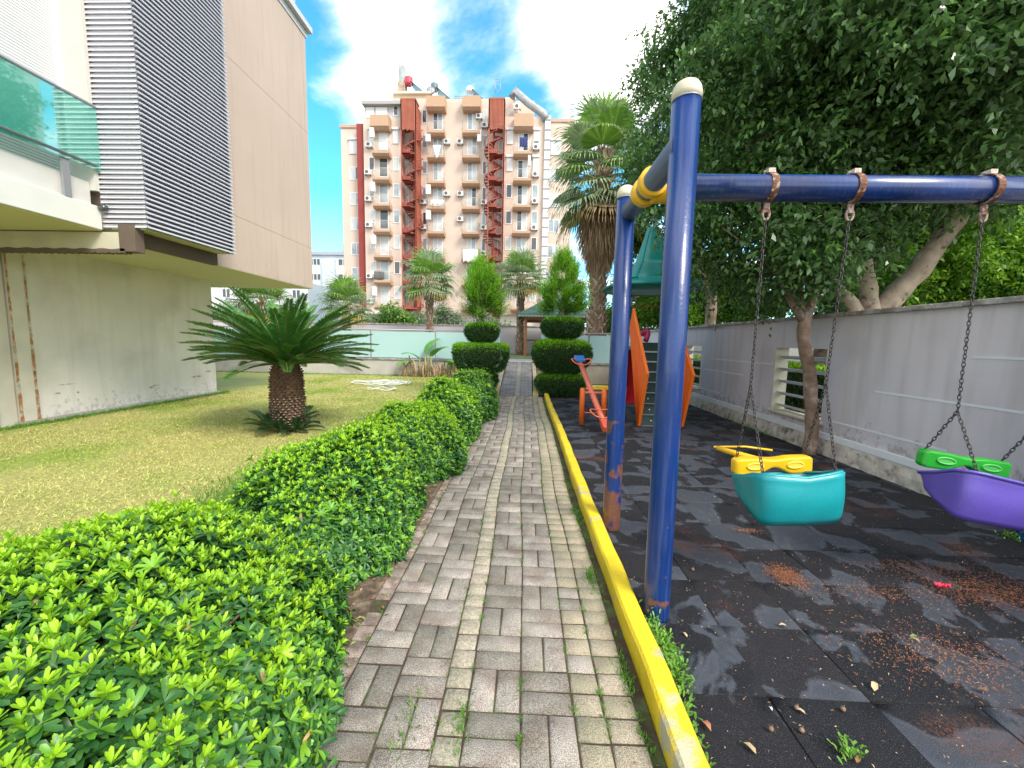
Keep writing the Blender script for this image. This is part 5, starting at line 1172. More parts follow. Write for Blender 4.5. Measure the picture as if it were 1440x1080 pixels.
tree('street_tree', 'pale green tree behind the bell roof and far part of the wall', (5.6, 13.5, 0),
     [([(5.3, 14, -.05), (5.3, 14, 1.8), (5.1, 14, 3.0)], .10, .05), ([(4.3, 15.5, .7), (4.2, 15.5, 1.9), (3.9, 15.5, 3.0)], .05, .03), ([(4.2, 15.5, 1.6), (4.5, 15.5, 2.4), (4.7, 15.6, 3.2)], .03, .015)],
     [(*Q(1005, 400, 14), 1.1, .9, .85), (*Q(960, 380, 14.5), 1.0, .8, 1.0), (*Q(925, 400, 16), .75, .7, .7), (*Q(1050, 410, 13), 1.1, .8, .7), (*Q(895, 330, 16.5), .6, .6, 1.0), (*Q(990, 445, 13.5), .8, .6, .35), (*Q(880, 400, 17), .5, .5, .6), (*Q(905, 435, 15.6), .7, .5, .45), (*Q(935, 440, 15), .7, .5, .45), (*Q(960, 440, 14.5), .7, .5, .4), (*Q(870, 445, 18), .7, .5, .5)],
     15000, .11, [lime2, lime], .9, 4, barkb, fill=.25)
tree('street_tree', 'bright lime green tree seen under the dark canopy above the wall', (8.2, 7.6, 0),  # lime is the leaf colour itself
     [([(8.2, 7.6, -.05), (8.2, 7.6, 1.8), (8.1, 7.5, 2.8)], .09, .04)],
     [(*Q(1350, 385, 7.4), 1.25, .9, .55), (*Q(1300, 408, 8), 1.0, .8, .4), (*Q(1385, 320, 7.4), 1.1, .8, .6), (*Q(1290, 370, 8.2), .9, .7, .5), (*Q(1440, 350, 7.4), .8, .7, .6)],
     5200, .085, [lime2, lime], .85, 5, barkb, fill=.3)
tree('street_tree', 'background evergreen filling the gap deep behind the wall', (9, 12, 0),
     [([(8.5, 12, -.05), (8.5, 12, 3), (8.5, 12, 6)], .2, .08)],
     [(*Q(1190, 330, 11.5), 1.7, 1.2, 1.3), (*Q(1110, 130, 12.5), 2.2, 1.5, 2.4), (*Q(1170, 420, 11), 1.0, .8, .5), (*Q(1230, 400, 10.5), 1.2, .9, .5), (*Q(1190, 30, 12), 1.8, 1.5, 1.6)],
     8000, .15, [fic, fic2], .25, 6, barkb, fill=.3)
# twig dipping over the wall
Lv = Leaves(); P = np.array([Q(1165+i*3.2, 448+abs(i-8)*.9, 4.9) for i in range(22)])+RS.normal(size=(22, 3))*.04
# hedge behind the wall
def wall_hedge():
    t = thing('hedge', 'clipped bright topped hedge seen through the slatted wall opening', 'hedge', (5.6, 8.5, 0))
    n = 26000; y = 3.5+RS.rand(n)*9.5; u = RS.rand(n); top = RS.rand(n) < .4
    x = np.where(top, 5.15+RS.rand(n)*.8, 5.12+np.abs(RS.normal(size=n))*.07); z = np.where(top, .98+RS.normal(size=n)*.03, RS.rand(n))
    P = np.stack([x, y, z], 1); Lv = Leaves(); A = norm(np.stack([-np.ones(n)*.6, RS.normal(size=n)*.6, .4+RS.rand(n)], 1)); Lv.quad(P, A, rdir(n), .07, .03, mi=np.where(z > .90, 1, 0), bend=.2)
    Lv.build('foliage', [fic, leafb], t)
    MB().box((5.2, 3.5, 0), (5.9, 13, .93)).build('shade_core', mat('core_shade', (.03, .035, .015), .95), t)  # solid core, its dark colour standing in for shade inside the hedge
wall_hedge()
# ================================================================ BUILDINGS BEHIND
def plain_building(label, x0, y0, x1, y1, z, wm, faces, rm=None, roof=0, rowh=3, group=None, wz=(1.1, 2.4), dark=dwin):
    """faces: list of (face 'S' or 'W' or 'E', spacing, width)"""
    t = thing('building', label, 'building', ((x0+x1)/2, (y0+y1)/2, 0), group)
    MB().box((x0, y0, -.04), (x1, y1, z)).build('wall', wm, t)
    nw = 0
    for (fc, sp, w) in faces:
        L_ = (x1-x0) if fc == 'S' else (y1-y0); n = int(L_/sp)
        for r in range(int(z/rowh)):
            for k in range(n):
                if nw > 90: break
                c = (k+.5)*L_/n; za, zb = r*rowh+wz[0], r*rowh+wz[1]; ww = w*(1.5 if (k % 3) == 0 else 1); b = MB(); nw += 1
                if fc == 'S':
                    b.box((x0+c-ww/2, y0-.06, za), (x0+c+ww/2, y0-.003, zb), 0); 
                    for q in range(2 if ww < 2 else 4):
                        m_ = 2 if ww < 2 else 4; b.box((x0+c-ww/2+.08+q*ww/m_, y0-.075, za+.08), (x0+c-ww/2-.06+(q+1)*ww/m_, y0-.065, zb-.08), 1)
                else:
                    xx = x0 if fc == 'W' else x1; sg = -1 if fc == 'W' else 1
                    b.box((xx+sg*.06, y0+c-ww/2, za), (xx+sg*.003, y0+c+ww/2, zb), 0)
                    for q in range(2): b.box((xx+sg*.065, y0+c-ww/2+.08+q*ww/2, za+.08), (xx+sg*.075, y0+c-ww/2-.06+(q+1)*ww/2, zb-.08), 1)
                b.build('window', [pvc, dark], t)
    if rm:
        e = .5; b = MB(); cx = (x0+x1)/2
        b.add([(x0-e, y0-e, z), (x1+e, y0-e, z), (x1+e, y1+e, z), (x0-e, y1+e, z), (x0+roof*2, (y0+y1)/2, z+roof), (x1-roof*2, (y0+y1)/2, z+roof)], [(0,1,5,4), (1,2,5), (2,3,4,5), (3,0,4), (3,2,1,0)]); b.build('roof', rm, t)
    return t
wb = mat('far_white', (.62, .66, .70), .9, var=.05, vscale=.3)
def far_white():
    a = D(436, 350, 82); b_ = D(500, 365, 82)
    t = plain_building('white apartment block with grey sloping roof and dark windows left of the tower', a.x-10, 82, b_.x+5, 96, a.z-1.2, wb, [('S', 3.0, 1.9)], mat('slate_roof', (.25, .27, .30), .8, var=.15), 2.2, rowh=2.95)
    for k in range(5):
        x = a.x-9+k*5.8; MB().box((x, 81.3, .1), (x+2.6, 81.99, a.z-2)).build('bay', mat('bay_grey', (.50, .53, .58), .9), t)
    MB().box((a.x+4, 88, a.z), (a.x+5, 89, a.z+2.4)).build('chimney', mat('far_brick', (.35, .22, .17), .9), t)
    c = D(300, 398, 60)
    plain_building('low white block with small windows glimpsed under the overhang', c.x-14, 60, D(433, 400, 60).x, 70, D(410, 408, 60).z+1.2, mat('far_pale', (.66, .68, .70), .9), [('S', 3.4, 1.2)], rowh=3.0)
far_white()
plain_building('pale apartment building glimpsed through the leaves beyond the right wall', 17, 2, 26, 24, 17, mat('right_pale', (.74, .70, .68), .9), [('W', 3.4, 1.4)], rowh=3.1)
plain_building('low white house with tiled roof just beyond the wall on the right', 10.5, 4.5, 15, 9.5, 2.7, mat('right_white', (.72, .66, .62), .9), [('W', 2.2, 1.1)], mat('right_tile', (.42, .30, .26), .9, var=.2), .9, rowh=2.7)
# ================================================================ THE TOWER
def tower():
    YL, YR, YC, YW = 46.0, 46.0, 47.3, 47.3
    fx = lambda px, Y=46.0: D(px, 300, Y).x
    fz = lambda py, px=540, Y=46.0: D(px, py, Y).z
    t = thing('apartment_tower', 'ten storey tan apartment tower with red spiral fire stairs and small balconies', 'building', (fx(640), 50, 0))
    BK = 62
    b0 = fz(435, 540); FH = (fz(218, 540)-b0)/6.0
    row = [b0+FH*k for k in range(9)]
    def blk(name, x0, x1, y0, z0, z1, m, y1=BK): return MB().box((x0, y0, z0), (x1, y1, z1)).build(name, m, t)
    blk('wall', fx(482, YW), fx(512, YW), YW, -.04, fz(178, 490, YW), towerw)
    MB().box((fx(482, YW)-.1, YW-.12, fz(180, 490, YW)), (fx(513, YW), YW-.002, fz(176, 490, YW))).build('parapet', mat('parapet_brown', (.50, .33, .24), .9), t)  # parapet in a browner tone than the wall
    xL0, xL1 = fx(513), fx(565); zL = fz(167, 540)
    blk('wall', xL0, xL1, YL, row[0]-.35, zL, towerw); blk('wall', xL0, xL1, YL+.5, -.04, row[0]-.351, towerl)
    xC0, xC1 = fx(590, YC), fx(686, YC); zC = fz(139, 640, YC)
    blk('wall', xC0-2.6, xC1+2.6, YC, row[0]-.35, zC, towerw); blk('wall', xC0-2.6, xC1+2.6, YC+.5, -.04, row[0]-.351, towerl)
    xR0, xR1 = fx(705), fx(764); zR = fz(164, 735)
    blk('wall', xR0, xR1, YR, row[0]-.35, zR, towerw); blk('wall', xR0, xR1, YR+.5, -.04, row[0]-.351, towerl)
    xW0, xW1 = fx(764, YW), fx(803, YW); blk('wall', xW0, xW1, YW, -.04, fz(170, 785, YW), towerw)
    MB().box((xW0, YW-.12, fz(172, 785, YW)), (xW1+.1, YW-.002, fz(168, 785, YW))).build('parapet', mat('parapet_brown', (.50, .33, .24), .9), t)
    # penthouse levels
    zP = fz(147, 540)
    blk('penthouse', fx(514), xL1+.1, YL+.4, zL, zP, mat('penthouse_grey', (.50, .48, .48), .8)); MB().box((fx(512), YL-.15, zP), (xL1+.2, YL+5, zP+.35)).build('penthouse_eave', mat('eave_grey', (.36, .35, .35), .8), t)
    MB().add([(fx(514), YL, zP+.36), (fx(558), YL, zP+.36), (fx(556), YL+4, zP+2.3), (fx(546), YL+4, zP+2.3)], [(0,1,2,3)]).build('penthouse_roof', mat('sheet_white', (.72, .76, .78), .5), t, solid=.08)
    for (a, c) in ((516, 527), (529, 545)):
        MB().box((fx(a), YL+.30, zL+.25), (fx(c), YL+.42, zP-.1)).build('roller_shutter', shut, t)
    blk('penthouse', fx(556, YC)-.3, fx(604, YC), YC+.3, zC-1.0, fz(129, 580, YC), mat('pent_cream', (.60, .49, .36), .9))
    MB().box((fx(554, YC), YC, fz(131, 580, YC)), (fx(606, YC), YC+6, fz(128, 580, YC))).build('penthouse_cornice', mat('pent_cornice', (.66, .58, .45), .9), t)
    blk('penthouse', fx(692, YC), fx(748, YC), YC+1.0, zR, fz(134, 720, YC), towerw); blk('penthouse', fx(708), fx(725), YR+.3, zR, fz(150, 715), mat('pent_grey', (.42, .38, .35), .9), 52)
    MB().box((fx(690, YC), YC+.8, fz(134, 720, YC)), (fx(722, YC), YC+6, fz(131, 720, YC))).build('penthouse_cornice', mat('pent_cornice', (.66, .58, .45), .9), t)
    # slanted duct over the right penthouse
    A = D(722, 130, 46.3); B_ = D(764, 160, 46.0); q = D(768, 240, 45.9)
    dm = mat('duct_grey', (.34, .35, .36), .6, metal=.3, var=.3, vscale=2)
    MB().tube([D(720, 137, 46.3), D(724, 128, 46.3), A.lerp(B_, .5)+Vector((0,0,0)), B_, D(768, 168, 45.8)], .42, 8).build('roof_duct', dm, t)
    # white tall pipe with bands on the right, red strip on the left
    xp = fx(767, YR); MB().box((xp-.30, YR-.30, row[0]-3), (xp+.30, YR+1.0, fz(165, 768))).build('service_strip', mat('strip_white', (.66, .66, .68), .7), t)
    b = MB()
    for k in range(27):
        z = row[0]-2+k*1.0
        if z > fz(165, 768)-.3: break
        b.box((xp-.33, YR-.33, z), (xp+.33, YR-.303, z+.14))
    b.build('strip_band', mat('strip_dark', (.28, .26, .27), .8), t)
    xm = fx(510.5, YW-.4); MB().box((xm-.36, YW-.9, -.04), (xm+.36, YW-.001, fz(171, 510))).build('maroon_strip', mar, t)
    # ---- windows
    CNT = {'window': 0}
    def window(x0, x1, z0, z1, Y, style=0, door=False):
        b = MB(); f = .07; d = .05
        b.box((x0, Y-d, z0), (x1, Y-.003, z0+f), 0); b.box((x0, Y-d, z1-f), (x1, Y-.003, z1), 0); b.box((x0, Y-d, z0+f), (x0+f, Y-.003, z1-f), 0); b.box((x1-f, Y-d, z0+f), (x1, Y-.003, z1-f), 0)
        n = 2 if (x1-x0) > 1.0 else 1; w = (x1-x0-2*f)/n
        for k in range(n):
            a = x0+f+k*w; m = random.choice((1, 1, 2, 2, 3)) if style == 0 else style
            b.box((a+.02, Y-.03, z0+f), (a+w-.02, Y-.004, z1-f), m)
            if k: b.box((a-.035, Y-d, z0+f), (a+.035, Y-.003, z1-f), 0)
        return b.build('balcony_door' if door else 'window', [pvc, winp, curt, dwin], t)
    def shutter(x0, x1, z0, z1, Y):
        b = MB(); b.box((x0-.05, Y-.22, z1), (x1+.05, Y-.003, z1+.24), 0)
        n = int((z1-z0)/.12)
        for k in range(n): b.box((x0+.02, Y-.10, z0+k*.12), (x1-.02, Y-.052, z0+k*.12+.105), 0)
        return b.build('roller_shutter', shut, t)
    def ac(x, z, Y, s=.8):
        b = MB(); b.box((x-.42*s, Y-.42, z), (x+.42*s, Y-.08, z+.62*s), 0)
        P = [(x-.08, Y-.425, z+.31*s)]+[(x-.08+.24*s*math.cos(2*PI*k/14), Y-.425, z+.31*s+.24*s*math.sin(2*PI*k/14)) for k in range(14)]
        b.add(P, [(0, 1+(k+1) % 14, 1+k) for k in range(14)], 1); b.box((x-.4*s, Y-.4, z-.06), (x-.3*s, Y-.003, z-.005), 1); b.box((x+.3*s, Y-.4, z-.06), (x+.4*s, Y-.003, z-.005), 1)
        b.build('air_conditioner', [wht, mat('ac_dark', (.10, .10, .11), .6)], t)
    def balcony(x0, x1, zb, Y, dep=1.0):
        b = MB(); b.prism([(Y-dep, zb+.22), (Y-dep, zb+.46), (Y-.002, zb+.46), (Y-.002, zb), (Y-dep+.25, zb+.0)], 0, x0, x1, 0); s_ = b.build('balcony', towerb, t, fix=True)
        r = MB(); top = zb+.46+.95
        for (p, q) in (((x0+.04, Y-dep+.04), (x1-.04, Y-dep+.04)), ((x0+.04, Y-dep+.04), (x0+.04, Y)), ((x1-.04, Y-dep+.04), (x1-.04, Y))):
            r.tube([(p[0], p[1], top), (q[0], q[1], top)], .025, 5); m_ = 14 if p[1] == q[1] else 5
            for k in range(m_+1): u = k/m_; r.tube([(p[0]+(q[0]-p[0])*u, p[1]+(q[1]-p[1])*u, zb+.46), (p[0]+(q[0]-p[0])*u, p[1]+(q[1]-p[1])*u, top)], .011, 4)
        r.build('railing', mat('rail_pale', (.55, .52, .48), .6), s_).location = (0,0,0)
    _bal = balcony
    balcony = lambda a, c_, z, Y: _bal(a, c_, z-(z-1.4)/46, Y)
    WZ = (1.15, 2.55)
    # left wing windows (pairs)
    for k in range(7):
        z = row[k]-.35; window(fx(493, YW), fx(509, YW), z+1.0, z+2.4, YW)
    shutter(fx(493, YW), fx(509, YW), row[6]+.65, row[6]+2.1, YW)
    for k in range(7): z = row[k]-.35; window(fx(771.5, YW), fx(786.5, YW), z+1.0, z+2.4, YW)
    shutter(fx(771.5, YW), fx(786.5, YW), row[6]+.65, row[6]+2.1, YW)
    # left column
    for k in range(7):
        z = row[k]; x1s = k*0.0
        window(fx(520), fx(528), z+WZ[0], z+WZ[1], YL); window(fx(553.5), fx(562), z+WZ[0], z+WZ[1], YL)
        if k == 6: shutter(fx(520), fx(528), z+WZ[0], z+WZ[1], YL); shutter(fx(553.5), fx(562), z+WZ[0], z+WZ[1], YL); shutter(fx(534), fx(546), z+.5, z+2.6, YL)
        window(fx(534), fx(546.5), z+.46, z+2.65, YL, door=True); balcony(fx(529), fx(552), z, YL)
    zt = row[7]-(row[7]-1.4)/46; MB().prism([(YL-1.0, zt+.25), (YL-1.0, zt+1.35), (YL-.002, zt+1.35), (YL-.002, zt), (YL-.7, zt)], 0, fx(527), fx(552)).build('enclosed_balcony', towerb, t, fix=True)
    window(fx(553), fx(560), zL+.5, zL+1.5, YL+.4, 3)
    for k in (0, 1, 3, 4, 5): ac(fx(519.5), row[k]+.62, YL)
    ac(fx(522), row[6]+.7, YL)
    for k in (0, 2, 4, 6): MB().box((fx(526), YL-.9, row[k]+1.45), (fx(531.5), YL-.6, row[k]+2.4)).build('boiler_box', wht, t)
    # centre
    rc = [fz(y, 615, YC) for y in (438, 403, 367, 331, 296, 260, 224, 189)]
    for k, z in enumerate(rc):
        for (a, c_, d0, d1, w0, w1) in ((603.5, 627, 609, 622.5, 594, 601), (651, 675, 656.5, 670, 677.5, 683.5)):
            window(fx(w0, YC), fx(w1, YC), z+WZ[0], z+WZ[1], YC, random.choice((1, 3, 3, 0))); window(fx(d0, YC), fx(d1, YC), z+.46, z+2.75, YC, door=True)
            balcony(fx(a, YC), fx(c_, YC), z, YC)
    zt = fz(153, 615, YC-1)
    for a, c_ in ((602.5, 628), (651, 675.5)): MB().prism([(YC-1.0, zt+.25), (YC-1.0, zt+1.35), (YC-.002, zt+1.35), (YC-.002, zt), (YC-.7, zt)], 0, fx(a, YC), fx(c_, YC)).build('enclosed_balcony', towerb, t, fix=True)
    for (px, k) in ((596, 3), (596, 4), (629, 6), (629, 4), (647, 6), (648, 4), (648, 3), (681, 7), (681, 3), (681, 4), (681, 2), (673, 7), (617, 0)):
        ac(fx(px, YC), rc[k]+(.6 if px in (596, 681) else 1.5), YC)
    for k in (6, 4, 3): MB().box((fx(601.5, YC), YC-.9, rc[k]+1.5), (fx(608, YC), YC-.6, rc[k]+2.5)).build('boiler_box', wht, t)
    shutter(fx(656.5, YC), fx(670, YC), rc[7]+2.3, rc[7]+2.7, YC); shutter(fx(656.5, YC), fx(670, YC), rc[5]+2.3, rc[5]+2.7, YC)
    MB().box((fx(671.5, YC), YC-.9, rc[6]+1.5), (fx(677, YC), YC-.6, rc[6]+2.7)).build('boiler_box', wht, t)
    # right column
    for k in range(7):
        z = row[k]
        window(fx(711), fx(719.5), z+WZ[0], z+WZ[1], YR); window(fx(747.5), fx(756), z+WZ[0], z+WZ[1], YR)
        window(fx(726.5), fx(741), z+.46, z+2.65, YR, door=True); balcony(fx(721), fx(746), z, YR)
        if k in (5, 6):
            shutter(fx(711), fx(719.5), z+WZ[0], z+WZ[1], YR); shutter(fx(747.5), fx(756), z+WZ[0]+.3*(k == 6), z+WZ[1], YR); shutter(fx(726.5), fx(741), z+2.2, z+2.62, YR)
    zz = row[7]-(row[7]-1.4)/46-zt; MB().prism([(YR-1.0, zt+.25+zz), (YR-1.0, zt+1.5+zz), (YR-.002, zt+1.5+zz), (YR-.002, zt+zz), (YR-.7, zt+zz)], 0, fx(721), fx(747)).build('enclosed_balcony', towerb, t, fix=True)
    for k in (3, 4, 5, 6): ac(fx(752), row[k]+.5, YR)
    ac(fx(725), zR+.6, YR); MB().box((fx(741), YR-.9, row[5]+1.4), (fx(744.5), YR-.6, row[5]+2.5)).build('boiler_box', wht, t)
    # ground floor openings
    for (a, c_, m) in ((486, 508, mat('garage_grey', (.25, .26, .30), .6)), (530, 543, dwin), (590, 600, winp), (692, 712, mat('pink_stall', (.55, .22, .20), .8, var=.3, vscale=3))):
        z1 = fz(441, a); z0 = z1-2.4; yy = YW-.02 if a < 500 else YL+.48 if a < 560 or a > 700 else YC+.47
        MB().box((fx(a, yy), yy-.04, z0), (fx(c_, yy), yy-.001, z1)).build('ground_floor_opening', m, t)
    MB().box((fx(514), YL-.8, row[0]-.55), (fx(562), YL-.001, row[0]-.1)).build('canopy', towerl, t)
    # ---- spiral fire stairs, each with a vertical slat top and a side panel
    def stair(px0, px1, pxs, py_top, py_bot, panel, Yf, label):
        xa, xb = fx(px0, Yf), fx(px1, Yf); z0, z1 = fz(py_bot, px0, Yf), fz(py_top, px0, Yf); cx = fx(pxs, Yf); cy = Yf+1.0; r = 1.0
        sg = MB(); n = int((z1-2.9-z0)/.20)
        for k in range(n):
            a = k*R_(24); z = z0+k*.20; d = Vector((math.cos(a), math.sin(a), 0)); w = Vector((-d.y, d.x, 0))*.20; c = Vector((cx, cy, z))
            sg.add([c+w*.3, c-w*.3, c+d*r-w, c+d*r+w, c+w*.3+Vector((0,0,.06)), c-w*.3+Vector((0,0,.06)), c+d*r-w+Vector((0,0,.06)), c+d*r+w+Vector((0,0,.06))], [(0,1,2,3), (7,6,5,4), (0,4,5,1), (1,5,6,2), (2,6,7,3), (3,7,4,0)])
        s_ = sg.build('spiral_stair', redst, t)
        p = MB(); p.tube([(cx, cy, z0-.3), (cx, cy, z1-.2)], .10, 8)
        p.build('centre_pole', redst, s_).location = (0,0,0)
        h = MB(); P = [(cx+r*math.cos(k*R_(24)), cy+r*math.sin(k*R_(24)), z0+k*.2+.95) for k in range(n)]; h.tube(P, .035, 5)
        h.tube([(q[0], q[1], q[2]-.93) for q in P], .045, 5)
        for k in range(0, n): h.tube([(P[k][0], P[k][1], P[k][2]-.95), P[k]], .014, 4)
        h.build('handrail', redst, s_).location = (0,0,0)
        for k in range(8):
            g = MB(); z = row[k]-.1
            if z+.3 < z1-2: 
                g.box((xa, Yf+.2, z), (xb, Yf+1.6, z+.10)); g.box((xa, Yf+.2, z), (xa+.9, Yf+.26, z+.5)); 
                for q in range(5): g.tube([(xa+q*.22, Yf+.2, z), (xa+q*.22+.2, Yf+.2, z+.9)], .03, 4)
                g.build('landing', redst, t)
        g = MB(); m_ = 13; zs = z1-2.9
        for k in range(m_): x = xa+(xb-xa)*k/(m_-1); g.box((x-.045, Yf, zs-random.uniform(0, .25)), (x+.045, Yf+.06, z1))
        g.box((xa, Yf+.3, z1-2.2), (xb, Yf+.36, z1-.01))
        g.box((xa-.05, Yf-.02, z1), (xb+.05, Yf+1.4, z1+.15)); g.build('slat_top', orsp, t)
        g = MB()
        for x in (xa, xb): g.box((x-.05, Yf, z0-.1), (x+.05, Yf+.10, z1))
        g.box((xa, Yf, z0-.25), (xb, Yf+2, z0-.1)); g.build('stair_frame', redst, t)
        if panel:
            g = MB(); g.box((panel-.12, Yf, z0), (panel, YC-.003, z1-.2))
            for k in range(40): 
                z = z0+k*(z1-z0)/40; g.box((panel+.002, Yf+.05, z), (panel+.02, YC-.1, z+.03))
            g.build('side_panel', orsp, t)
        MB().tube([((xa+xb)/2, Yf+1, z0-.2), ((xa+xb)/2, Yf+1, .0)], .12, 8).build('stair_post', redst, t)
    Yf = 45.2
    stair(565, 585, 579, 140, 431, fx(585.4, Yf)+.0, Yf, '')
    stair(686, 707, 692, 139, 431, fx(707.5, Yf), Yf, '')
    # small windows behind the stairs
    for k in range(7):
        window(fx(568, YC), fx(575, YC), rc[k]+.9, rc[k]+2.5, YC, 2); window(fx(700, YC), fx(706, YC), rc[k]+.9, rc[k]+2.5, YC, 2)
    # ---- roof clutter, each lifted separately
    def rooftank(px, py0, py1, w, m, label, tank=None):
        A_ = D(px, py1, 48.0); B2 = D(px, py0, 48.0); q = thing('water_heater', label, 'water heater', (A_.x, 48, A_.z), 'solar water heaters on the tower roof'); h = B2.z-A_.z
        b = MB()
        for sx in (-1, 1): 
            for sy in (-1, 1): b.tube([(A_.x+sx*w, 48+sy*w, A_.z-.4), (A_.x+sx*w*.8, 48+sy*w*.8, A_.z+h*.5)], .04, 5)
        b.build('stand', greym, q)
        MB().lathe([(.01, 0), (w*.95, .05), (w, h*.1), (w, h*.45), (w*.8, h*.5), (.01, h*.52)], (A_.x, 48, A_.z+h*.46), 14).build('tank', m, q)
        b = MB(); b.add([(A_.x+w*.6, 47.6, A_.z+h*.62), (A_.x+w*.6, 49.4, A_.z+h*.62), (A_.x+w*.6+h*1.0, 49.4, A_.z-.3), (A_.x+w*.6+h*1.0, 47.6, A_.z-.3)], [(0,1,2,3)]); b.build('solar_panel', mat('solar_dark', (.09, .10, .13), .3, spec=.8), q, solid=.08)
    rooftank(575, 108, 131, .45, mat('tank_red', (.55, .05, .07), .5), 'red water tank with dark collector beside the tall antenna box')
    rooftank(611, 117, 138, .40, mat('tank_dark', (.10, .16, .17), .5), 'dark water tank with sloping collector left of the roof centre')
    rooftank(661, 122, 138, .42, mat('tank_white', (.72, .72, .70), .5), 'white rounded water tank above the right centre balcony')
    A_ = D(565, 130, 48.2); q = thing('antenna_box', 'tall grey antenna cabinet standing on the tower roof', 'antenna', tuple(A_))
    zt2 = D(565, 93, 48.2).z; MB().box((A_.x-.30, 48, A_.z+1.0), (A_.x+.30, 48.6, zt2)).build('cabinet', mat('cabinet_grey', (.33, .38, .38), .6, var=.3, vscale=2), q, bevel=.04)
    MB().box((A_.x-.42, 47.9, A_.z-.4), (A_.x+.5, 48.7, A_.z+1.0)).build('base_unit', mat('base_rusty', (.40, .30, .22), .8, var=.4, vscale=2), q, bevel=.04)
    b = MB(); A_ = D(606, 134, 47.6); q = thing('satellite_dish', 'grey satellite dish on the tower roof edge', 'dish', tuple(A_))
    MB().lathe([(.01, .08), (.3, .05), (.5, 0), (.3, .06), (.01, .10)], (0, 0, 0), 16).build('dish', greym, q); d_ = bpy.data.objects['dish']; d_.rotation_euler = (R_(80), 0, 0); d_.location = (0, 0, .5)
    MB().tube([(A_.x, A_.y, A_.z-.5), (A_.x, A_.y, A_.z+.5)], .04, 6).build('mast', greym, q)
    for (px, py, w, h, lb) in ((700, 120, .55, 1.2, 'square metal rack on the tower roof above the right stair'), (645, 134, .9, .5, 'low metal rack on the tower roof between the stairs')):
        A_ = D(px, py+8, 48.0); q = MB(); x, y, z = A_
        for sx in (-1, 1): q.tube([(x+sx*w/2, y, z-.3), (x+sx*w/2, y, z+h)], .04, 5)
        for k in range(3): q.tube([(x-w/2, y, z+h*k/2), (x+w/2, y, z+h*k/2)], .035, 5)
        tag(q.build('roof_rack', greym), lb, 'rack')
    # ---- laundry
    def cloth(px0, px1, py0, py1, Y, m, label, taper=0):
        a, c_ = D(px0, py0, Y), D(px1, py1, Y); V = []; n, k = 14, 6
        for i in range(n+1):
            for j in range(k+1):
                u, v = i/n, j/k; x = a.x+(c_.x-a.x)*(u*(1-taper*v)+taper*v*.5); V.append((x, Y+.08*math.sin(u*17)*v+.02, a.z+(c_.z-a.z)*v*(1-.15*abs(math.sin(u*9)))))
        o = MB().add(V, [(i*(k+1)+j, (i+1)*(k+1)+j, (i+1)*(k+1)+j+1, i*(k+1)+j+1) for i in range(n) for j in range(k)], 0, True).build('laundry', m, solid=.015)
        tag(o, label, 'laundry')
    lw = mat('cloth_white', (.76, .76, .76), .9)
    cloth(609, 620, 204, 224, YC-1.15, lw, 'white cloth hanging in a point from a balcony rail right of the left fire stair', .75)
    cloth(731, 741, 193, 208, YR-1.15, mat('cloth_navy', (.035, .045, .16), .9), 'navy cloth hanging over a high balcony rail at the right of the tower')
    cloth(651, 672, 351, 370, YC-1.15, lw, 'wide white sheet hung over a low balcony of the tower')
    cloth(605, 624, 281, 289, YC-1.15, mat('cloth_grey', (.6, .6, .6), .9), 'long pale towel over a middle balcony rail of the tower')
    MB_ = MB(); x, z = fx(536, YL), row[1]+.5; MB_.box((x-.55, YL-.85, z), (x+.35, YL-.3, z+.85)); MB_.box((x-.5, YL-.87, z+.3), (x+.3, YL-.85, z+.75))
    tag(MB_.build('storage_box', mat('box_dark', (.06, .06, .07), .6), bevel=.05), 'dark box standing on a low left balcony of the tower', 'box')
tower()
# shrubs and small trees behind the rear wall
gy = mat('olive_leaf', (.22, .27, .19), .6, attr=.35, trans=.15); gg = mat('bush_leaf', (.16, .30, .07), .6, attr=.35, trans=.2)
def bgtree(px, py, Y, rx, rz, label, mats, sd, n=1300, lf=.16):
    c = D(px, py, Y); tree('garden_shrub', label, (c.x, Y, 0), [([(c.x, Y, -.05), (c.x, Y, c.z)], .08, .04)], [(c.x, Y, c.z, rx, rx*.8, rz), (c.x-rx*.6, Y, c.z-rz*.5, rx*.6, rx*.6, rz*.6), (c.x+rx*.65, Y, c.z-rz*.4, rx*.6, rx*.6, rz*.6)], n, lf, mats, .3, sd, barkb, 'shrubs behind the rear wall', fill=.2)
bgtree(627, 452, 28, 1.25, 1.0, 'grey olive coloured bush behind the wall right of the left medium palm', [gy, gg], 31, 1500, .12)
bgtree(555, 450, 27, .9, .9, 'bright green shrub behind the wall in front of the tower foot', [gg, lime], 32)
bgtree(580, 456, 29, .9, .6, 'low pale flowering shrub behind the wall beside the spiral stair foot', [gy, gg], 33)
bgtree(520, 462, 27, .8, .5, 'small green shrub behind the left end of the rear wall', [gg, gy], 34)
bgtree(690, 462, 26, .8, .6, 'low shrub behind the wall between the left topiary and the palm', [gy, gg], 35)
bgtree(335, 450, 26, 2.0, .9, 'grey green bush beside the building corner behind the glass fence', [gy, gg], 36)
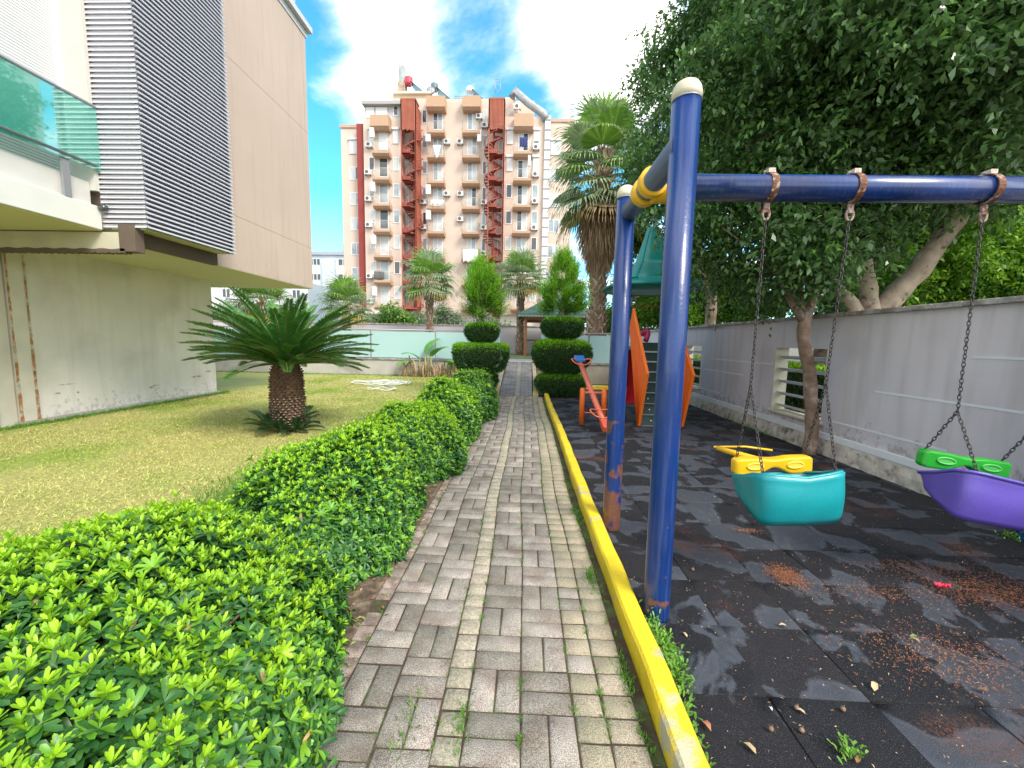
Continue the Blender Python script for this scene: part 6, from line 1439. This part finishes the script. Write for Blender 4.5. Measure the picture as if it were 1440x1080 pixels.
# ================================================================ GROUND DETAIL
def details():
    # small weeds in the paver joints, along the kerb
    Lv = Leaves(); P = []
    for k in range(520):
        y = .9+random.random()**1.4*9; x = random.choice((.325, .208, .44, .455, -.301, -.198, .005, -.707, .46, .46)); w = .012*math.sin(y*1.3)+.006*math.sin(y*3.1); m_ = random.choice((2, 4, 9, 14))
        for q in range(m_): P.append((x+w+random.gauss(0, .005), y+random.gauss(0, .012), -.006))
    P = np.array(P); n = len(P); Lv.quad(P, norm(np.stack([RS.normal(size=n)*.6, RS.normal(size=n)*.6, np.ones(n)], 1)), rdir(n), .012+.022*RS.rand(n), .004, bend=.3)
    for (cx, cy, n, r, h) in ((-.20, 1.33, 60, .03, .05), (.42, 2.3, 120, .03, .05), (.45, 1.6, 90, .03, .04), (-.40, 1.32, 50, .04, .04), (.455, 3.2, 100, .06, .04)):
        P = np.stack([cx+RS.normal(size=n)*r*.5, cy+RS.normal(size=n)*r*2, np.full(n, -.005)], 1); Lv.quad(P, norm(np.stack([RS.normal(size=n)*.5, RS.normal(size=n)*.5, np.ones(n)], 1)), rdir(n), h*(.5+.7*RS.rand(n)), .005, bend=.3)
    tag(Lv.build('joint_grass', [lgrassm]), 'tiny grass tufts growing in the paver joints', 'grass', kind='stuff')
    # weed clump at the foot of the front post
    c = G(936, 925)
    def weed(cx, cy, sx, sy, n, label, h=.05):
        Lv = Leaves(); P = np.stack([cx+RS.normal(size=n)*sx, cy+RS.normal(size=n)*sy, .004+np.abs(RS.normal(size=n))*h*.5], 1); A = norm(np.stack([RS.normal(size=n), RS.normal(size=n), .5+RS.rand(n)], 1))
        Lv.oval(P, A, np.tile([0, 0, 1.0], (n, 1))+RS.normal(size=(n, 3))*.1, .016+.014*RS.rand(n), .010, mi=RS.randint(0, 2, n), bend=.1)
        tag(Lv.build('weed_clump', [lgrassm, mat('weed_light', (.20, .42, .05), .6, attr=.3, trans=.3)]), label, 'weeds', 'small weeds at the edge of the rubber floor')
    weed(c.x-.0, c.y, .025, .11, 900, 'bright green weeds along the yellow kerb at the foot of the front post')
    c = G(1435, 760); weed(c.x, c.y, .06, .04, 160, 'small weeds on the rubber floor near the purple swing')
    c = G(1195, 1066); weed(c.x, c.y, .02, .02, 70, 'tiny green sprout at the bottom edge of the rubber floor')
    c = G(995, 1010); weed(.62, 1.35, .012, .09, 160, 'thin weeds beside the kerb at the bottom of the photo')
    c = G(1075, 590); weed(3.86, 6.9, .03, .5, 420, 'weeds at the wall foot left of the tree trunk')
    # loose dry leaves, seeds and needles
    def bits(name, label, P, L_, W_, mats, mi, par=None):
        n = len(P); Lv = Leaves(); A = norm(np.stack([RS.normal(size=n), RS.normal(size=n), RS.normal(size=n)*.12], 1)); Lv.quad(P, A, np.tile([0, 0, 1.0], (n, 1))+RS.normal(size=(n, 3))*.25, L_, W_, mi=mi, bend=.3)
        tag(Lv.build(name, mats), label, 'litter', kind='stuff')
    brn = mat('litter_brown', (.32, .15, .07), .9, attr=.5); tanm = mat('litter_tan', (.50, .36, .20), .9, attr=.4); grl = mat('litter_green', (.25, .35, .10), .7, attr=.4)
    n = 3600; P = np.stack([.62+RS.rand(n)*3.25, .9+RS.rand(n)**1.3*8, np.full(n, .010)], 1)
    bits('needle_litter', 'brown seeds and needles scattered on the rubber floor', P, .006+.012*RS.rand(n), .0035, [brn, tanm], RS.randint(0, 2, n))
    pts = []
    for (px, py, sx, sy, n) in ((1105, 812, .05, .06, 1500), (1400, 835, .22, .10, 2600), (1330, 925, .20, .12, 1300), (1050, 748, .05, .02, 250), (1300, 800, .25, .05, 700), (1230, 835, .2, .05, 500)):
        c = G(px, py); pts.append(np.stack([c.x+RS.normal(size=n)*sx, c.y+RS.normal(size=n)*sy, np.full(n, .009)+RS.rand(n)*.006], 1))
    P = np.concatenate(pts); n = len(P); bits('needle_litter', 'drifts of reddish brown needles on the rubber floor', P, .008+.014*RS.rand(n), .003, [mat('litter_red', (.30, .10, .045), .9, attr=.45), brn], RS.randint(0, 2, n))
    WH = ['near the front post foot on its right', 'among needles below the red wrapper', 'in the middle of the lower right corner', 'nearest the lower right corner of the photo', 'closest to the kerb at the bottom', 'lowest one right of the seed pods', 'just above the row of seed pods', 'the only white one, by the seed pods', 'the green one below the red wrapper', 'bottom edge, right of the kerb', 'behind the front post, left of the teal swing', 'by the wall foot left of the tree trunk', 'just right of the weeds by the front post', 'small one beside the street tree base', 'below the purple swing']
    for i, (px, py, m, s_) in enumerate(((1095, 880, tanm, .030), (1295, 905, tanm, .03), (1230, 960, tanm, .034), (1373, 970, brn, .03), (1000, 1030, brn, .035), (1210, 1065, brn, .022), (1120, 998, tanm, .02), (1086, 1001, wht, .016), (1290, 895, grl, .03), (1045, 1045, tanm, .03), (1005, 700, grl, .03), (1180, 575, tanm, .04), (960, 890, tanm, .02), (1143, 602, tanm, .03), (1320, 690, grl, .03))):
        c = G(px, py, .01); Lv = Leaves(); Lv.oval(np.array([[c.x, c.y, .014]]), np.array([[math.cos(i*2), math.sin(i*2), .1]]), np.array([[0, .1, 1.0]]), s_*1.4, s_*.8, bend=.5)
        colr = {tanm.name: 'tan', brn.name: 'brown', wht.name: 'white', grl.name: 'green'}[m.name]
        tag(Lv.build('fallen_leaf', [m]), colr+' fallen leaf on the rubber floor, '+WH[i], 'leaf', 'fallen leaves on the rubber floor')
    n = 420; y = 1.1+RS.rand(n)*6; P = np.stack([-.86+RS.normal(size=n)*.07, y, np.full(n, .006)+RS.rand(n)*.01], 1)
    bits('leaf_litter', 'dry leaves gathered under the shrubs at the path edge', P, .02+.03*RS.rand(n), .014, [brn, tanm, grl], RS.randint(0, 3, n))
    n = 60; P = np.stack([-.7+RS.rand(n)*1.15, 1+RS.rand(n)*7, np.full(n, .006)], 1); bits('path_litter', 'few small dry leaf bits on the path', P, .012, .006, [brn, tanm], RS.randint(0, 2, n))
    # broken twig with grey green leaves on the path edge
    c = G(458, 1000); q = thing('fallen_twig', 'broken twig with wilted grey green leaves at the path edge under the nearest shrub', 'twig', tuple(c))
    MB().tube([(c.x-.18, c.y+.02, .03), (c.x-.07, c.y+.01, .02), (c.x+.02, c.y-.01, .015)], .003, 5).build('stem', stem, q)
    n = 9; a = np.linspace(0, 5.5, n); Lv = Leaves(); P = np.tile([[c.x+.015, c.y-.008, .018]], (n, 1)); Lv.oval(P, np.stack([np.cos(a), np.sin(a), np.full(n, .25)], 1), np.tile([[0, 0, 1.0]], (n, 1)), .055, .024, bend=.2); Lv.build('leaves', [mat('wilted', (.24, .32, .20), .5, attr=.3)], q)
    # seed pods
    for (px, py, wl) in ((1120, 999, 'left of the upper pair'), (1185, 1001, 'right of the upper pair'), (1084, 1029, 'left one of the lowest pair'), (974, 803, 'alone beside the front post'), (1127, 1031, 'right one of the lowest pair')):
        c = G(px, py); b = MB(); b.lathe([(.001, -.009), (.007, -.006), (.010, 0), (.008, .006), (.002, .010)], (c.x, c.y, .012), 9); b.tube([(c.x, c.y, .02), (c.x+.004, c.y, .028)], .0015, 4)
        tag(b.build('seed_pod', mat('pod_brown', (.20, .13, .09), .8, var=.4, vscale=80)), 'round brown seed pod on the rubber floor, '+wl, 'seed pod', 'seed pods on the rubber floor')
    # red crumpled scrap
    c = G(1325, 827); V = []; n = 9
    for i in range(n):
        for j in range(5):
            u, v = i/(n-1)-.5, j/4-.5; V.append((c.x+u*.075, c.y+v*.030*(1+.5*math.sin(i*2)), .02+.010*math.sin(i*2.3+j*1.9)))
    o = MB().add(V, [(i*5+j, (i+1)*5+j, (i+1)*5+j+1, i*5+j+1) for i in range(n-1) for j in range(4)], 0, False).build('wrapper', mat('wrapper_red', (.75, .03, .09), .4), solid=.002)
    tag(o, 'crumpled bright red wrapper on brown needles beside the purple swing', 'wrapper')
details()
